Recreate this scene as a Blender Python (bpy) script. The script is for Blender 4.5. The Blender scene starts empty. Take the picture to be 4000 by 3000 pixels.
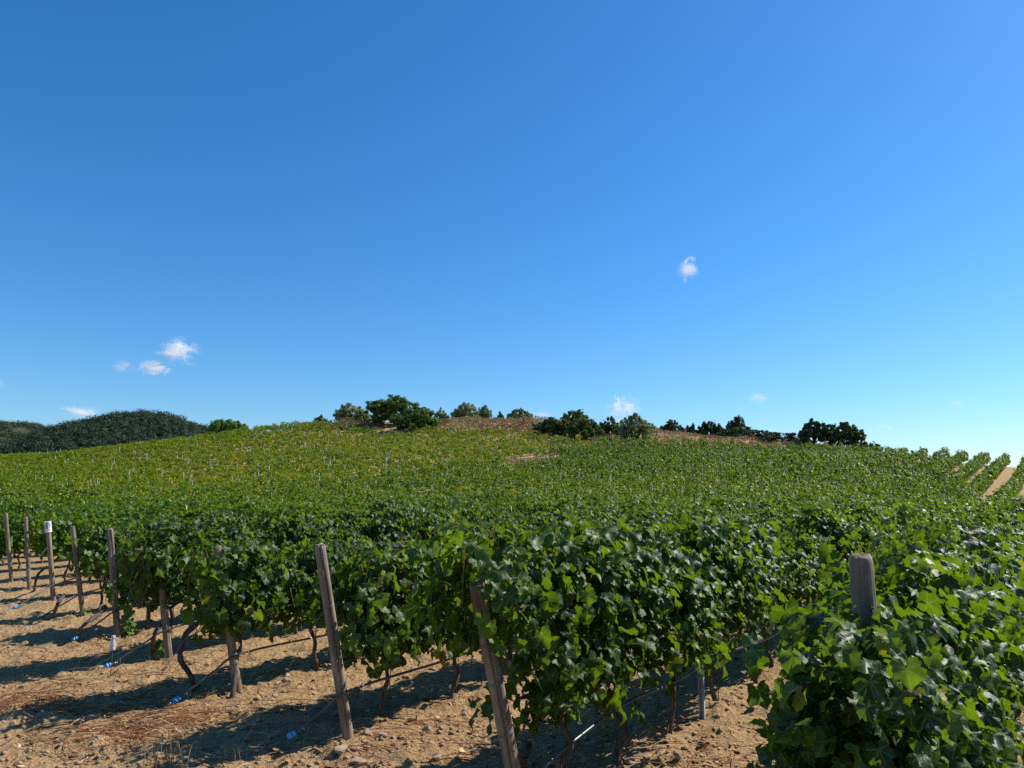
import bpy, math, random
import numpy as np
from mathutils import Vector, Matrix

# ------------------------------------------------------------------ camera, sky, sun, exposure
SC = bpy.context.scene
COL = SC.collection
F = 2900.0                                   # focal length in pixels of the 4000 x 3000 photograph
PITCH = math.atan((1925 - 1500) / F)
CAMZ = 2.05
cam_d = bpy.data.cameras.new('camera')
cam_d.sensor_width = 36.0
cam_d.lens = 36.0 * F / 4000.0
cam_d.clip_start = 0.05
cam_d.clip_end = 12000
cam = bpy.data.objects.new('camera', cam_d)
cam.location = (0, 0, CAMZ)
cam.rotation_euler = (math.pi / 2 + PITCH, 0, 0)
COL.objects.link(cam)
SC.camera = cam

SUN_AZ, SUN_EL = math.radians(68), math.radians(42)      # azimuth clockwise from the view direction
world = bpy.data.worlds.new('World')
SC.world = world
world.use_nodes = True
wn = world.node_tree
sky = wn.nodes.new('ShaderNodeTexSky')
sky.sky_type = 'NISHITA'
sky.sun_disc = False
sky.sun_elevation = SUN_EL
sky.sun_rotation = SUN_AZ
sky.altitude = 100
sky.air_density = 1.12
sky.dust_density = 0.35
sky.ozone_density = 10.0
bg = wn.nodes['Background']
bg.inputs['Strength'].default_value = 0.12
hs = wn.nodes.new('ShaderNodeHueSaturation')
hs.inputs['Saturation'].default_value = 1.16
hs.inputs['Hue'].default_value = 0.497
wn.links.new(sky.outputs[0], hs.inputs['Color'])
wn.links.new(hs.outputs[0], bg.inputs['Color'])

sun_d = bpy.data.lights.new('sun', 'SUN')
sun_d.energy = 5.0
sun_d.angle = math.radians(0.53)
sun_d.color = (1.0, 0.96, 0.89)
sun = bpy.data.objects.new('sun', sun_d)
sdir = Vector((math.sin(SUN_AZ) * math.cos(SUN_EL), math.cos(SUN_AZ) * math.cos(SUN_EL), math.sin(SUN_EL)))
sun.rotation_euler = (-sdir).to_track_quat('-Z', 'Y').to_euler()
sun.location = (30, 10, 40)
COL.objects.link(sun)

SC.view_settings.view_transform = 'Standard'
SC.view_settings.look = 'None'
SC.view_settings.gamma = 1.0
SC.view_settings.exposure = 0.39
SC.render.engine = 'CYCLES'
SC.cycles.max_bounces = 6
SC.cycles.diffuse_bounces = 3
SC.cycles.glossy_bounces = 2
SC.cycles.transmission_bounces = 4
SC.cycles.volume_bounces = 6
SC.cycles.caustics_reflective = False
SC.cycles.caustics_refractive = False
SC.cycles.use_denoising = False

# ------------------------------------------------------------------ helpers
RNG = np.random.default_rng(7)
cp, sp = math.cos(PITCH), math.sin(PITCH)

def ray(px, py):
    xr = (px - 2000.0) / F
    yr = (1500.0 - py) / F
    return np.array([xr, cp - yr * sp, sp + yr * cp])

def at(px, py, Y):
    d = ray(px, py)
    return d * (Y / d[1]) + np.array([0, 0, CAMZ])

def project(p):
    q = np.asarray(p, float) - np.array([0, 0, CAMZ])
    x, y, z = q[..., 0], q[..., 1], q[..., 2]
    fw = y * cp + z * sp
    up = -y * sp + z * cp
    fw = np.where(np.abs(fw) < 1e-6, 1e-6, fw)
    return 2000 + F * x / fw, 1500 - F * up / fw, fw

def hash2(ix, iy, s):
    h = (ix.astype(np.int64) * 374761393 + iy.astype(np.int64) * 668265263 + s * 1442695041) & 0xFFFFFFFF
    h = ((h ^ (h >> 13)) * 1274126177) & 0xFFFFFFFF
    return ((h ^ (h >> 16)) & 0xFFFFFF) / float(0xFFFFFF)

def vnoise(x, y, s=0):
    ix = np.floor(x); iy = np.floor(y)
    fx = x - ix; fy = y - iy
    fx = fx * fx * (3 - 2 * fx); fy = fy * fy * (3 - 2 * fy)
    a = hash2(ix, iy, s); b = hash2(ix + 1, iy, s); c = hash2(ix, iy + 1, s); d = hash2(ix + 1, iy + 1, s)
    return (a + (b - a) * fx) * (1 - fy) + (c + (d - c) * fx) * fy

def fbm(x, y, s=0, o=3):
    v = 0; a = 0.5
    for i in range(o):
        v = v + a * (vnoise(x * 2 ** i + 17.3 * i, y * 2 ** i - 9.1 * i, s + i) - 0.5)
        a *= 0.5
    return v

# vine rows: row k starts at the headland post k and runs along U
S0 = np.array([1.56, 3.34]); STEP = np.array([-1.455, 1.58])
TH = math.radians(36.2)
U = np.array([math.sin(TH), math.cos(TH)])
V = np.array([U[1], -U[0]])                    # to the right of a row
PERP = abs(STEP @ V)

# terrain through control points: image position of the canopy top (or the ground) at a distance
CTRL = []
def cc(px, py, Y, h=1.55):
    p = at(px, py, Y); CTRL.append((p[0], p[1], p[2] - h))
for px, col in {
    0:    [(1978, 26), (1945, 42), (1900, 60), (1848, 80), (1803, 100), (1774, 116)],
    800:  [(1982, 23), (1950, 40), (1905, 58), (1838, 80), (1756, 105), (1700, 124)],
    1500: [(1985, 21), (1955, 37), (1908, 56), (1830, 78), (1745, 104), (1682, 128)],
    2200: [(1990, 19), (1957, 35), (1905, 54), (1833, 75), (1762, 98), (1706, 120)],
    3000: [(2000, 17), (1955, 32), (1893, 50), (1825, 70), (1770, 90), (1738, 106)],
    3600: [(1990, 17), (1955, 32), (1905, 46), (1830, 64), (1762, 84)],
    4000: [(1985, 18), (1950, 32), (1915, 44), (1850, 62), (1795, 80)],
    4500: [(1985, 20), (1945, 40), (1870, 62), (1815, 80)]}.items():
    for py, Y in col: cc(px, py, Y)
for px, py, Y in [(1350, 1650, 146), (1600, 1648, 150), (1850, 1648, 146), (2100, 1652, 142), (2350, 1668, 138), (2600, 1690, 132),
                  (2900, 1715, 126), (3150, 1735, 122)]: cc(px, py, Y, 0)
for px, Y, dz in [(-300, 165, -4), (400, 175, -3), (1000, 185, -2), (1700, 205, -4), (2400, 190, -5), (3000, 170, -6), (3500, 140, -5), (4000, 125, -4), (4500, 120, -4)]:
    p = at(px, 1800, Y); CTRL.append((p[0], p[1], 5.0 + dz))
for p in [(-30, -15), (0, -15), (25, -12), (-25, 5), (10, 0), (25, 10), (0, 3), (-3, 6), (-7, 10), (-12, 16), (1, 6), (3, 9), (-18, 22), (-28, 32), (-2, 10), (6, 6), (-6, 16)]:
    CTRL.append((p[0], p[1], 0.0))
CTRL = np.array(CTRL)

def tps_k(r2):
    return 0.5 * r2 * np.log(r2 + 1e-9)
_n = len(CTRL)
_c = CTRL[:, :2] / 50.0
_K = tps_k(((_c[:, None] - _c[None]) ** 2).sum(-1)) + 0.004 * np.eye(_n)
_P = np.c_[np.ones(_n), _c]
_A = np.zeros((_n + 3, _n + 3)); _A[:_n, :_n] = _K; _A[:_n, _n:] = _P; _A[_n:, :_n] = _P.T
_w = np.linalg.solve(_A, np.r_[CTRL[:, 2], 0, 0, 0])

def H0(x, y):
    x = np.asarray(x, float); y = np.asarray(y, float)
    sh = x.shape; q = np.c_[x.ravel(), y.ravel()] / 50.0
    out = np.empty(len(q))
    for i in range(0, len(q), 40000):
        b = q[i:i + 40000]
        out[i:i + 40000] = tps_k(((b[:, None] - _c[None]) ** 2).sum(-1)) @ _w[:_n] + _w[_n] + b @ _w[_n + 1:]
    out = out.reshape(sh)
    r = np.hypot(x, y - 60)
    f = np.clip((r - 150) / 120, 0, 1); f = f * f * (3 - 2 * f)
    return out * (1 - f) - 4.0 * f

def H(x, y):
    x = np.asarray(x, float); y = np.asarray(y, float)
    z = H0(x, y)
    d = np.hypot(x, y)
    near = np.clip((30 - d) / 12, 0, 1)
    rx = x - S0[0]; ry = y - S0[1]
    v = rx * V[0] + ry * V[1]
    t0 = np.abs(STEP @ V)
    k = -v / t0
    t = rx * U[0] + ry * U[1] - k * (STEP @ U)
    inrow = np.clip((t + 0.6) / 0.8, 0, 1)
    z = z + near * inrow * 0.035 * np.cos(2 * np.pi * k)
    cl = vnoise(x * 7, y * 7, 5)
    z = z + near * (0.10 * fbm(x * 1.1, y * 1.1, 1, 2) + 0.075 * fbm(x * 4.2, y * 4.2, 3, 2) + 0.13 * np.clip(cl - 0.58, 0, 1) + 0.06 * fbm(x * 12, y * 12, 9, 2) + 0.05 * np.clip(vnoise(x * 15 + 3, y * 15, 12) - 0.66, 0, 1))
    return z

def gz(x, y):
    return float(H(np.array([x]), np.array([y]))[0])

def hit(px, py):
    d = ray(px, py); o = np.array([0, 0, CAMZ]); s = CAMZ / max(-d[2], 1e-3)
    for _ in range(30):
        p = o + d * s
        s *= (CAMZ - gz(p[0], p[1])) / max(CAMZ - p[2], 1e-3)
    return o + d * s

def new_mesh(name, verts, faces, mat=None, smooth=False, attrs=None):
    """verts (n,3); faces: (m,k) array or a list of such arrays."""
    if isinstance(faces, np.ndarray): faces = [faces]
    faces = [f for f in faces if len(f)]
    me = bpy.data.meshes.new(name)
    verts = np.ascontiguousarray(verts, dtype=np.float32)
    me.vertices.add(len(verts)); me.vertices.foreach_set('co', verts.ravel())
    loops = np.concatenate([np.asarray(f).ravel() for f in faces]).astype(np.int32)
    tot = np.concatenate([np.full(len(f), f.shape[1], np.int32) for f in faces])
    st = np.r_[0, np.cumsum(tot)[:-1]].astype(np.int32)
    me.loops.add(len(loops)); me.loops.foreach_set('vertex_index', loops)
    me.polygons.add(len(tot)); me.polygons.foreach_set('loop_start', st); me.polygons.foreach_set('loop_total', tot)
    if smooth: me.polygons.foreach_set('use_smooth', np.ones(len(tot), bool))
    for an, val in (attrs or {}).items():
        val = np.asarray(val, np.float32)
        if val.ndim == 1:
            a = me.attributes.new(an, 'FLOAT', 'POINT'); a.data.foreach_set('value', val)
        else:
            a = me.attributes.new(an, 'FLOAT_VECTOR', 'POINT'); a.data.foreach_set('vector', val.ravel())
    if mat is not None: me.materials.append(mat)
    me.update(calc_edges=True)
    return me

def link(name, data, parent=None, loc=None, rotz=None, label=None, cat=None, group=None, kind=None):
    o = bpy.data.objects.new(name, data); COL.objects.link(o)
    if parent is not None: o.parent = parent
    if loc is not None: o.location = [float(v) for v in loc]
    if rotz is not None: o.rotation_euler = (0, 0, rotz)
    if label: o['label'] = label
    if cat: o['category'] = cat
    if group: o['group'] = group
    if kind: o['kind'] = kind
    return o

class MB:
    """collects shapes into one mesh"""
    def __init__(s): s.v = []; s.q = []; s.t = []; s.n = 0
    def add(s, v, q=None, t=None):
        v = np.asarray(v, float)
        if q is not None and len(q): s.q.append(np.asarray(q, int) + s.n)
        if t is not None and len(t): s.t.append(np.asarray(t, int) + s.n)
        s.v.append(v); s.n += len(v)
    def tube(s, pts, rad, sides=6, cap=True):
        pts = np.asarray(pts, float); m = len(pts)
        rad = np.full(m, rad) if np.isscalar(rad) else np.asarray(rad, float)
        tan = np.gradient(pts, axis=0) if m > 1 else np.array([[0, 0, 1.]])
        tan /= np.linalg.norm(tan, axis=1)[:, None] + 1e-12
        ref = np.array([0.31, 0.13, 0.94]) if abs(tan[0][2]) < 0.8 else np.array([0.94, 0.3, 0.1])
        a = np.cross(tan, ref); a /= np.linalg.norm(a, axis=1)[:, None] + 1e-12
        b = np.cross(tan, a)
        th = np.arange(sides) * 2 * np.pi / sides
        v = pts[:, None] + rad[:, None, None] * (np.cos(th)[None, :, None] * a[:, None] + np.sin(th)[None, :, None] * b[:, None])
        v = v.reshape(-1, 3)
        i = np.arange(m - 1)[:, None] * sides; j = np.arange(sides)[None]; j2 = (j + 1) % sides
        q = np.stack([i + j, i + j2, i + sides + j2, i + sides + j], -1).reshape(-1, 4)
        t = None
        if cap:
            v = np.r_[v, pts[:1], pts[-1:]]
            c0 = m * sides; c1 = c0 + 1; jj = np.arange(sides); j2 = (jj + 1) % sides
            t = np.r_[np.stack([np.full(sides, c0), j2, jj], -1), np.stack([np.full(sides, c1), (m - 1) * sides + jj, (m - 1) * sides + j2], -1)]
        s.add(v, q, t)
    def mesh(s, name, mat, smooth=False, attrs=None):
        fs = []
        if s.q: fs.append(np.concatenate(s.q))
        if s.t: fs.append(np.concatenate(s.t))
        return new_mesh(name, np.concatenate(s.v), fs, mat, smooth, attrs)

def spline(pts, n):
    pts = np.asarray(pts, float); m = len(pts)
    out = []
    for u in np.linspace(0, m - 1, n):
        i = min(int(u), m - 2); f = u - i
        p0 = pts[max(i - 1, 0)]; p1 = pts[i]; p2 = pts[i + 1]; p3 = pts[min(i + 2, m - 1)]
        out.append(0.5 * (2 * p1 + (p2 - p0) * f + (2 * p0 - 5 * p1 + 4 * p2 - p3) * f * f + (3 * p1 - p0 - 3 * p2 + p3) * f ** 3))
    return np.array(out)

# ------------------------------------------------------------------ materials
def mat_new(name):
    m = bpy.data.materials.new(name); m.use_nodes = True
    nt = m.node_tree
    return m, nt, nt.nodes['Principled BSDF'], nt.nodes['Material Output']

def N(nt, typ, **kw):
    n = nt.nodes.new(typ)
    for k, v in kw.items(): setattr(n, k, v)
    return n

def ramp(nt, stops, fac=None):
    r = N(nt, 'ShaderNodeValToRGB')
    el = r.color_ramp.elements
    el[0].position = stops[0][0]; el[0].color = (*stops[0][1], 1)
    el[1].position = stops[1][0]; el[1].color = (*stops[1][1], 1)
    for p, c in stops[2:]:
        e = el.new(p); e.color = (*c, 1)
    if fac is not None: nt.links.new(fac, r.inputs['Fac'])
    return r

def math_n(nt, op, a, b=None):
    n = N(nt, 'ShaderNodeMath', operation=op)
    for i, v in enumerate((a, b)):
        if v is None: continue
        if isinstance(v, (int, float)): n.inputs[i].default_value = v
        else: nt.links.new(v, n.inputs[i])
    return n.outputs[0]

def mixrgb(nt, fac, a, b, typ='MIX'):
    n = N(nt, 'ShaderNodeMix', data_type='RGBA', blend_type=typ)
    for s, v in ((n.inputs['Factor'], fac), (n.inputs['A'], a), (n.inputs['B'], b)):
        if isinstance(v, (int, float)): s.default_value = v
        elif isinstance(v, tuple): s.default_value = (*v, 1)
        else: nt.links.new(v, s)
    return n.outputs['Result']

def noise(nt, scale, detail=3, vec=None, rough=0.55):
    n = N(nt, 'ShaderNodeTexNoise')
    n.inputs['Scale'].default_value = scale; n.inputs['Detail'].default_value = detail; n.inputs['Roughness'].default_value = rough
    if vec is not None: nt.links.new(vec, n.inputs['Vector'])
    return n

def leaf_material(name, stops, trans=(0.38, 0.60, 0.01), tfac=0.40, rough=0.46, spec=0.34, obj_random=False, veins=False, bump=0.0):
    m, nt, bsdf, out = mat_new(name)
    if obj_random:
        val = N(nt, 'ShaderNodeObjectInfo').outputs['Random']
    else:
        val = N(nt, 'ShaderNodeAttribute', attribute_name='rnd').outputs['Fac']
    col = ramp(nt, stops, val).outputs['Color']
    tcol = mixrgb(nt, 0.45, col, trans)
    if veins:
        uv = N(nt, 'ShaderNodeAttribute', attribute_name='leafuv').outputs['Vector']
        sx = N(nt, 'ShaderNodeSeparateXYZ'); nt.links.new(uv, sx.inputs[0])
        x = math_n(nt, 'ABSOLUTE', sx.outputs['X']); y = sx.outputs['Y']
        dist = None
        for a in (0.0, 0.80, 1.75):
            d = math_n(nt, 'ABSOLUTE', math_n(nt, 'SUBTRACT', math_n(nt, 'MULTIPLY', x, math.cos(a)), math_n(nt, 'MULTIPLY', y, math.sin(a))))
            dist = d if dist is None else math_n(nt, 'MINIMUM', dist, d)
        vm = N(nt, 'ShaderNodeMapRange'); vm.inputs['From Min'].default_value = 0.012; vm.inputs['From Max'].default_value = 0.04
        vm.inputs['To Min'].default_value = 0.55; vm.inputs['To Max'].default_value = 0.0
        nt.links.new(dist, vm.inputs['Value'])
        col = mixrgb(nt, vm.outputs[0], col, (0.20, 0.27, 0.07))
        nz = noise(nt, 7.0, 3, uv)
        mot = mixrgb(nt, nz.outputs['Fac'], (0.25, 0.3, 0.15), (1.25, 1.2, 1.1))
        col = mixrgb(nt, 0.35, col, mot, 'MULTIPLY'); tcol = mixrgb(nt, 0.6, mixrgb(nt, math_n(nt, 'MULTIPLY', vm.outputs[0], 0.5), tcol, (0.45, 0.55, 0.06)), mot, 'MULTIPLY')
        if bump:
            nb = noise(nt, 9.0, 2, uv)
            bp = N(nt, 'ShaderNodeBump'); bp.inputs['Strength'].default_value = bump; bp.inputs['Distance'].default_value = 0.012
            nt.links.new(nb.outputs['Fac'], bp.inputs['Height']); nt.links.new(bp.outputs[0], bsdf.inputs['Normal'])
    nt.links.new(col, bsdf.inputs['Base Color'])
    bsdf.inputs['Roughness'].default_value = rough
    bsdf.inputs['Specular IOR Level'].default_value = spec
    tr = N(nt, 'ShaderNodeBsdfTranslucent'); nt.links.new(tcol, tr.inputs['Color'])
    mx = N(nt, 'ShaderNodeMixShader'); mx.inputs[0].default_value = tfac
    nt.links.new(bsdf.outputs[0], mx.inputs[1]); nt.links.new(tr.outputs[0], mx.inputs[2]); nt.links.new(mx.outputs[0], out.inputs['Surface'])
    return m

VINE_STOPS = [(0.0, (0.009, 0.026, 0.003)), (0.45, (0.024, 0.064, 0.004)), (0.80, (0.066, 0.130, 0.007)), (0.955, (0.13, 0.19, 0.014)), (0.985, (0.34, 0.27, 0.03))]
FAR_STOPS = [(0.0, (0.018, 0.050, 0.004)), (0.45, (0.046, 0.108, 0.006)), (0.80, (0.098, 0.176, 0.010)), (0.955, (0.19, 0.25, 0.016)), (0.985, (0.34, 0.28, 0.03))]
M_LEAF = leaf_material('vine_leaf', VINE_STOPS, veins=True, bump=0.22)
M_LEAF_O = leaf_material('vine_leaf_single', VINE_STOPS, obj_random=True, veins=True, bump=0.22)
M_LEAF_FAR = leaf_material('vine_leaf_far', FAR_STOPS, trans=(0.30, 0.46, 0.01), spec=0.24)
M_LEAF_YOUNG = leaf_material('vine_leaf_young', [(0.0, (0.10, 0.19, 0.03)), (1.0, (0.22, 0.30, 0.05))], trans=(0.45, 0.6, 0.06), tfac=0.42)
M_LEAF_YELLOW = leaf_material('vine_leaf_yellowed', [(0.0, (0.50, 0.30, 0.02)), (1.0, (0.40, 0.16, 0.015))], trans=(0.7, 0.4, 0.03))
M_LEAF_UPPER = leaf_material('vine_leaf_upper', [(0.0, (0.046, 0.108, 0.006)), (0.45, (0.108, 0.185, 0.009)), (0.80, (0.180, 0.245, 0.012)), (0.95, (0.34, 0.31, 0.02)), (1.0, (0.45, 0.29, 0.03))], trans=(0.46, 0.54, 0.01), spec=0.15)

def bark_material(name, c0, c1, scale=(30, 30, 5)):
    m, nt, b, out = mat_new(name)
    tc = N(nt, 'ShaderNodeTexCoord'); mp = N(nt, 'ShaderNodeMapping'); mp.inputs['Scale'].default_value = scale
    nt.links.new(tc.outputs['Object'], mp.inputs[0])
    nz = noise(nt, 1.0, 5, mp.outputs[0], 0.65)
    nt.links.new(ramp(nt, [(0.3, c0), (0.72, c1)], nz.outputs['Fac']).outputs[0], b.inputs['Base Color'])
    b.inputs['Roughness'].default_value = 0.85; b.inputs['Specular IOR Level'].default_value = 0.2
    bp = N(nt, 'ShaderNodeBump'); bp.inputs['Strength'].default_value = 0.7; bp.inputs['Distance'].default_value = 0.006
    nt.links.new(nz.outputs['Fac'], bp.inputs['Height']); nt.links.new(bp.outputs[0], b.inputs['Normal'])
    return m
M_BARK = bark_material('vine_bark', (0.035, 0.025, 0.02), (0.17, 0.13, 0.10))
M_TREEBARK = bark_material('tree_bark', (0.04, 0.03, 0.025), (0.12, 0.09, 0.07), (4, 4, 1))

def wood_material():
    m, nt, b, out = mat_new('weathered_post_wood')
    tc = N(nt, 'ShaderNodeTexCoord')
    oi = N(nt, 'ShaderNodeObjectInfo')
    add = N(nt, 'ShaderNodeVectorMath', operation='ADD'); nt.links.new(tc.outputs['Object'], add.inputs[0])
    cmb = N(nt, 'ShaderNodeCombineXYZ'); nt.links.new(math_n(nt, 'MULTIPLY', oi.outputs['Random'], 13.0), cmb.inputs[0]); nt.links.new(cmb.outputs[0], add.inputs[1])
    mp = N(nt, 'ShaderNodeMapping'); mp.inputs['Scale'].default_value = (60, 60, 3.0); nt.links.new(add.outputs[0], mp.inputs[0])
    g = noise(nt, 1.0, 5, mp.outputs[0], 0.6)
    mp2 = N(nt, 'ShaderNodeMapping'); mp2.inputs['Scale'].default_value = (9, 9, 3.5); nt.links.new(add.outputs[0], mp2.inputs[0])
    pch = noise(nt, 1.0, 4, mp2.outputs[0], 0.6)
    c1 = ramp(nt, [(0.25, (0.11, 0.085, 0.06)), (0.5, (0.27, 0.215, 0.155)), (0.75, (0.42, 0.35, 0.27))], g.outputs['Fac']).outputs[0]
    c2 = mixrgb(nt, ramp(nt, [(0.42, (0, 0, 0)), (0.62, (1, 1, 1))], pch.outputs['Fac']).outputs[0], c1, mixrgb(nt, 0.6, c1, (0.12, 0.075, 0.045)))
    nt.links.new(c2, b.inputs['Base Color'])
    b.inputs['Roughness'].default_value = 0.85; b.inputs['Specular IOR Level'].default_value = 0.25
    bp = N(nt, 'ShaderNodeBump'); bp.inputs['Strength'].default_value = 0.55; bp.inputs['Distance'].default_value = 0.004
    nt.links.new(g.outputs['Fac'], bp.inputs['Height']); nt.links.new(bp.outputs[0], b.inputs['Normal'])
    return m
M_WOOD = wood_material()

def plain(name, col, rough=0.5, metal=0.0, spec=0.5, var=0.0, scale=20):
    m, nt, b, out = mat_new(name)
    if var:
        tc = N(nt, 'ShaderNodeTexCoord'); nz = noise(nt, scale, 3, tc.outputs['Object'])
        c = mixrgb(nt, nz.outputs['Fac'], tuple(v * (1 - var) for v in col), tuple(min(1, v * (1 + var)) for v in col))
        nt.links.new(c, b.inputs['Base Color'])
    else:
        b.inputs['Base Color'].default_value = (*col, 1)
    b.inputs['Roughness'].default_value = rough; b.inputs['Metallic'].default_value = metal; b.inputs['Specular IOR Level'].default_value = spec
    return m
M_STEEL = plain('galvanised_steel', (0.36, 0.38, 0.40), 0.65, 0.0, 0.3, 0.25, 30)
M_WIRE = plain('galvanised_wire', (0.20, 0.21, 0.22), 0.5, 0.3)
M_RUST = plain('rusty_rod', (0.09, 0.055, 0.04), 0.7, 0.2, 0.4, 0.3)
M_HOSE = plain('black_drip_hose', (0.05, 0.05, 0.055), 0.30, 0.0, 0.8)
M_TAIL = plain('grey_pipe', (0.06, 0.07, 0.085), 0.35, 0.0, 0.6)
M_BLUE = plain('blue_plastic', (0.07, 0.33, 0.75), 0.4, 0.0, 0.5, 0.1, 60)
M_TEAL = plain('teal_string', (0.20, 0.42, 0.38), 0.7)
M_CAN = plain('white_can_paint', (0.78, 0.70, 0.66), 0.45, 0.0, 0.5, 0.1, 14)
M_CANMARK = plain('faded_can_print', (0.32, 0.22, 0.33), 0.5, 0.0, 0.5, 0.5, 50)
M_GRAPE = plain('grape_skin', (0.035, 0.022, 0.075), 0.35, 0.0, 0.5, 0.4, 40)
M_GRAPE_G = plain('green_grape_skin', (0.22, 0.30, 0.09), 0.35, 0.0, 0.5, 0.3, 40)
M_CANE = bark_material('cane_bark', (0.14, 0.075, 0.035), (0.27, 0.17, 0.085), (40, 40, 12))
M_DRYCANE = bark_material('dry_cane', (0.36, 0.26, 0.15), (0.58, 0.46, 0.30), (40, 40, 12))
M_TWIG = leaf_material('dry_twig', [(0.0, (0.20, 0.075, 0.032)), (0.5, (0.36, 0.155, 0.06)), (0.75, (0.46, 0.26, 0.11)), (1.0, (0.62, 0.50, 0.30))], trans=(0.3, 0.15, 0.07), tfac=0.08, rough=0.8, spec=0.2)
M_STRAW = leaf_material('dry_grass_blade', [(0.0, (0.34, 0.23, 0.10)), (1.0, (0.56, 0.43, 0.22))], trans=(0.6, 0.45, 0.2), tfac=0.25, rough=0.7, spec=0.2)
M_WEED = leaf_material('weed_leaf', [(0.0, (0.075, 0.14, 0.03)), (1.0, (0.21, 0.29, 0.07))], trans=(0.4, 0.5, 0.08))

def stone_material(name, c0, c1):
    m, nt, b, out = mat_new(name)
    tc = N(nt, 'ShaderNodeTexCoord'); oi = N(nt, 'ShaderNodeObjectInfo')
    nz = noise(nt, 18, 4, tc.outputs['Object'])
    f = math_n(nt, 'ADD', math_n(nt, 'MULTIPLY', nz.outputs['Fac'], 0.6), math_n(nt, 'MULTIPLY', oi.outputs['Random'], 0.4))
    nt.links.new(ramp(nt, [(0.25, c0), (0.8, c1)], f).outputs[0], b.inputs['Base Color'])
    b.inputs['Roughness'].default_value = 0.9; b.inputs['Specular IOR Level'].default_value = 0.2
    bp = N(nt, 'ShaderNodeBump'); bp.inputs['Strength'].default_value = 0.5; bp.inputs['Distance'].default_value = 0.01
    nt.links.new(nz.outputs['Fac'], bp.inputs['Height']); nt.links.new(bp.outputs[0], b.inputs['Normal'])
    return m
M_STONE = stone_material('tan_stone', (0.26, 0.17, 0.105), (0.52, 0.39, 0.27))

def soil_material():
    m, nt, b, out = mat_new('sandy_soil')
    geo = N(nt, 'ShaderNodeNewGeometry')
    pos = geo.outputs['Position']
    n1 = noise(nt, 0.55, 4, pos); n2 = noise(nt, 6.0, 5, pos, 0.65); n3 = noise(nt, 42.0, 4, pos, 0.7); n4 = noise(nt, 150.0, 2, pos, 0.6)
    base = ramp(nt, [(0.32, (0.34, 0.210, 0.100)), (0.52, (0.46, 0.298, 0.142)), (0.72, (0.54, 0.375, 0.195))], n2.outputs['Fac']).outputs[0]
    base = mixrgb(nt, ramp(nt, [(0.40, (0, 0, 0)), (0.68, (0.7, 0.7, 0.7))], n1.outputs['Fac']).outputs[0], base, (0.46, 0.29, 0.14))
    base = mixrgb(nt, 0.65, base, ramp(nt, [(0.30, (0.36, 0.33, 0.30)), (0.48, (0.98, 0.98, 0.98)), (0.70, (1.35, 1.33, 1.28))], n3.outputs['Fac']).outputs[0], 'MULTIPLY')
    # little pale stones and crumbs
    vo = N(nt, 'ShaderNodeTexVoronoi'); vo.inputs['Scale'].default_value = 34; nt.links.new(pos, vo.inputs['Vector'])
    sel = ramp(nt, [(0.0, (1, 1, 1)), (0.16, (0, 0, 0))], vo.outputs['Distance'])
    base = mixrgb(nt, math_n(nt, 'MULTIPLY', sel.outputs[0], 0.55), base, (0.52, 0.40, 0.27))
    # thin dry grass on the crest, where nothing is planted
    nt.links.new(base, b.inputs['Base Color'])
    b.inputs['Roughness'].default_value = 0.95; b.inputs['Specular IOR Level'].default_value = 0.12
    vc = N(nt, 'ShaderNodeTexVoronoi', feature='SMOOTH_F1'); vc.inputs['Scale'].default_value = 17; vc.inputs['Smoothness'].default_value = 0.35
    wv = N(nt, 'ShaderNodeVectorMath', operation='ADD'); nt.links.new(pos, wv.inputs[0])
    sc3 = N(nt, 'ShaderNodeVectorMath', operation='SCALE'); nt.links.new(n2.outputs['Color'], sc3.inputs[0]); sc3.inputs['Scale'].default_value = 0.12
    nt.links.new(sc3.outputs[0], wv.inputs[1]); nt.links.new(wv.outputs[0], vc.inputs['Vector'])
    h = math_n(nt, 'ADD', math_n(nt, 'MULTIPLY', n3.outputs['Fac'], 0.9), math_n(nt, 'MULTIPLY', n4.outputs['Fac'], 0.45))
    h = math_n(nt, 'ADD', h, math_n(nt, 'MULTIPLY', sel.outputs[0], 0.6))
    h = math_n(nt, 'SUBTRACT', h, math_n(nt, 'MULTIPLY', vc.outputs['Distance'], 1.1))
    bp = N(nt, 'ShaderNodeBump'); bp.inputs['Strength'].default_value = 1.0; bp.inputs['Distance'].default_value = 0.035
    nt.links.new(h, bp.inputs['Height']); nt.links.new(bp.outputs[0], b.inputs['Normal'])
    return m
M_SOIL = soil_material()

# ------------------------------------------------------------------ the ground
def axis(a, b, step, lo, hi, grow=1.13):
    mid = list(np.arange(a, b, step))
    l = []; x = a; s = step
    while x > lo: s *= grow; x -= s; l.append(x)
    r = []; x = mid[-1]; s = step
    while x < hi:
        s *= grow
        if x < 190: s = min(s, 2.2)
        x += s; r.append(x)
    return np.array(l[::-1] + mid + r)
gx = axis(-11.0, 4.6, 0.036, -6000, 6000, 1.12); gy = axis(3.2, 13.5, 0.036, -3000, 9000, 1.11)
# the left side also needs an even middle distance
gx = np.unique(np.r_[gx[gx >= -11.0], -11.0 - np.arange(0.4, 4, 0.2), -15 - np.arange(0, 100, 2.2), gx[gx < -117]])
GX, GY = np.meshgrid(gx, gy, indexing='xy')
gv = np.c_[GX.ravel(), GY.ravel(), H(GX, GY).ravel()]
nx, ny = len(gx), len(gy)
ii = np.arange(ny - 1)[:, None] * nx + np.arange(nx - 1)[None]
gq = np.stack([ii, ii + 1, ii + nx + 1, ii + nx], -1).reshape(-1, 4)
link('ground', new_mesh('ground', gv, gq, M_SOIL, True), kind='structure', label='tan sandy vineyard soil with clods and stones')

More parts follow.
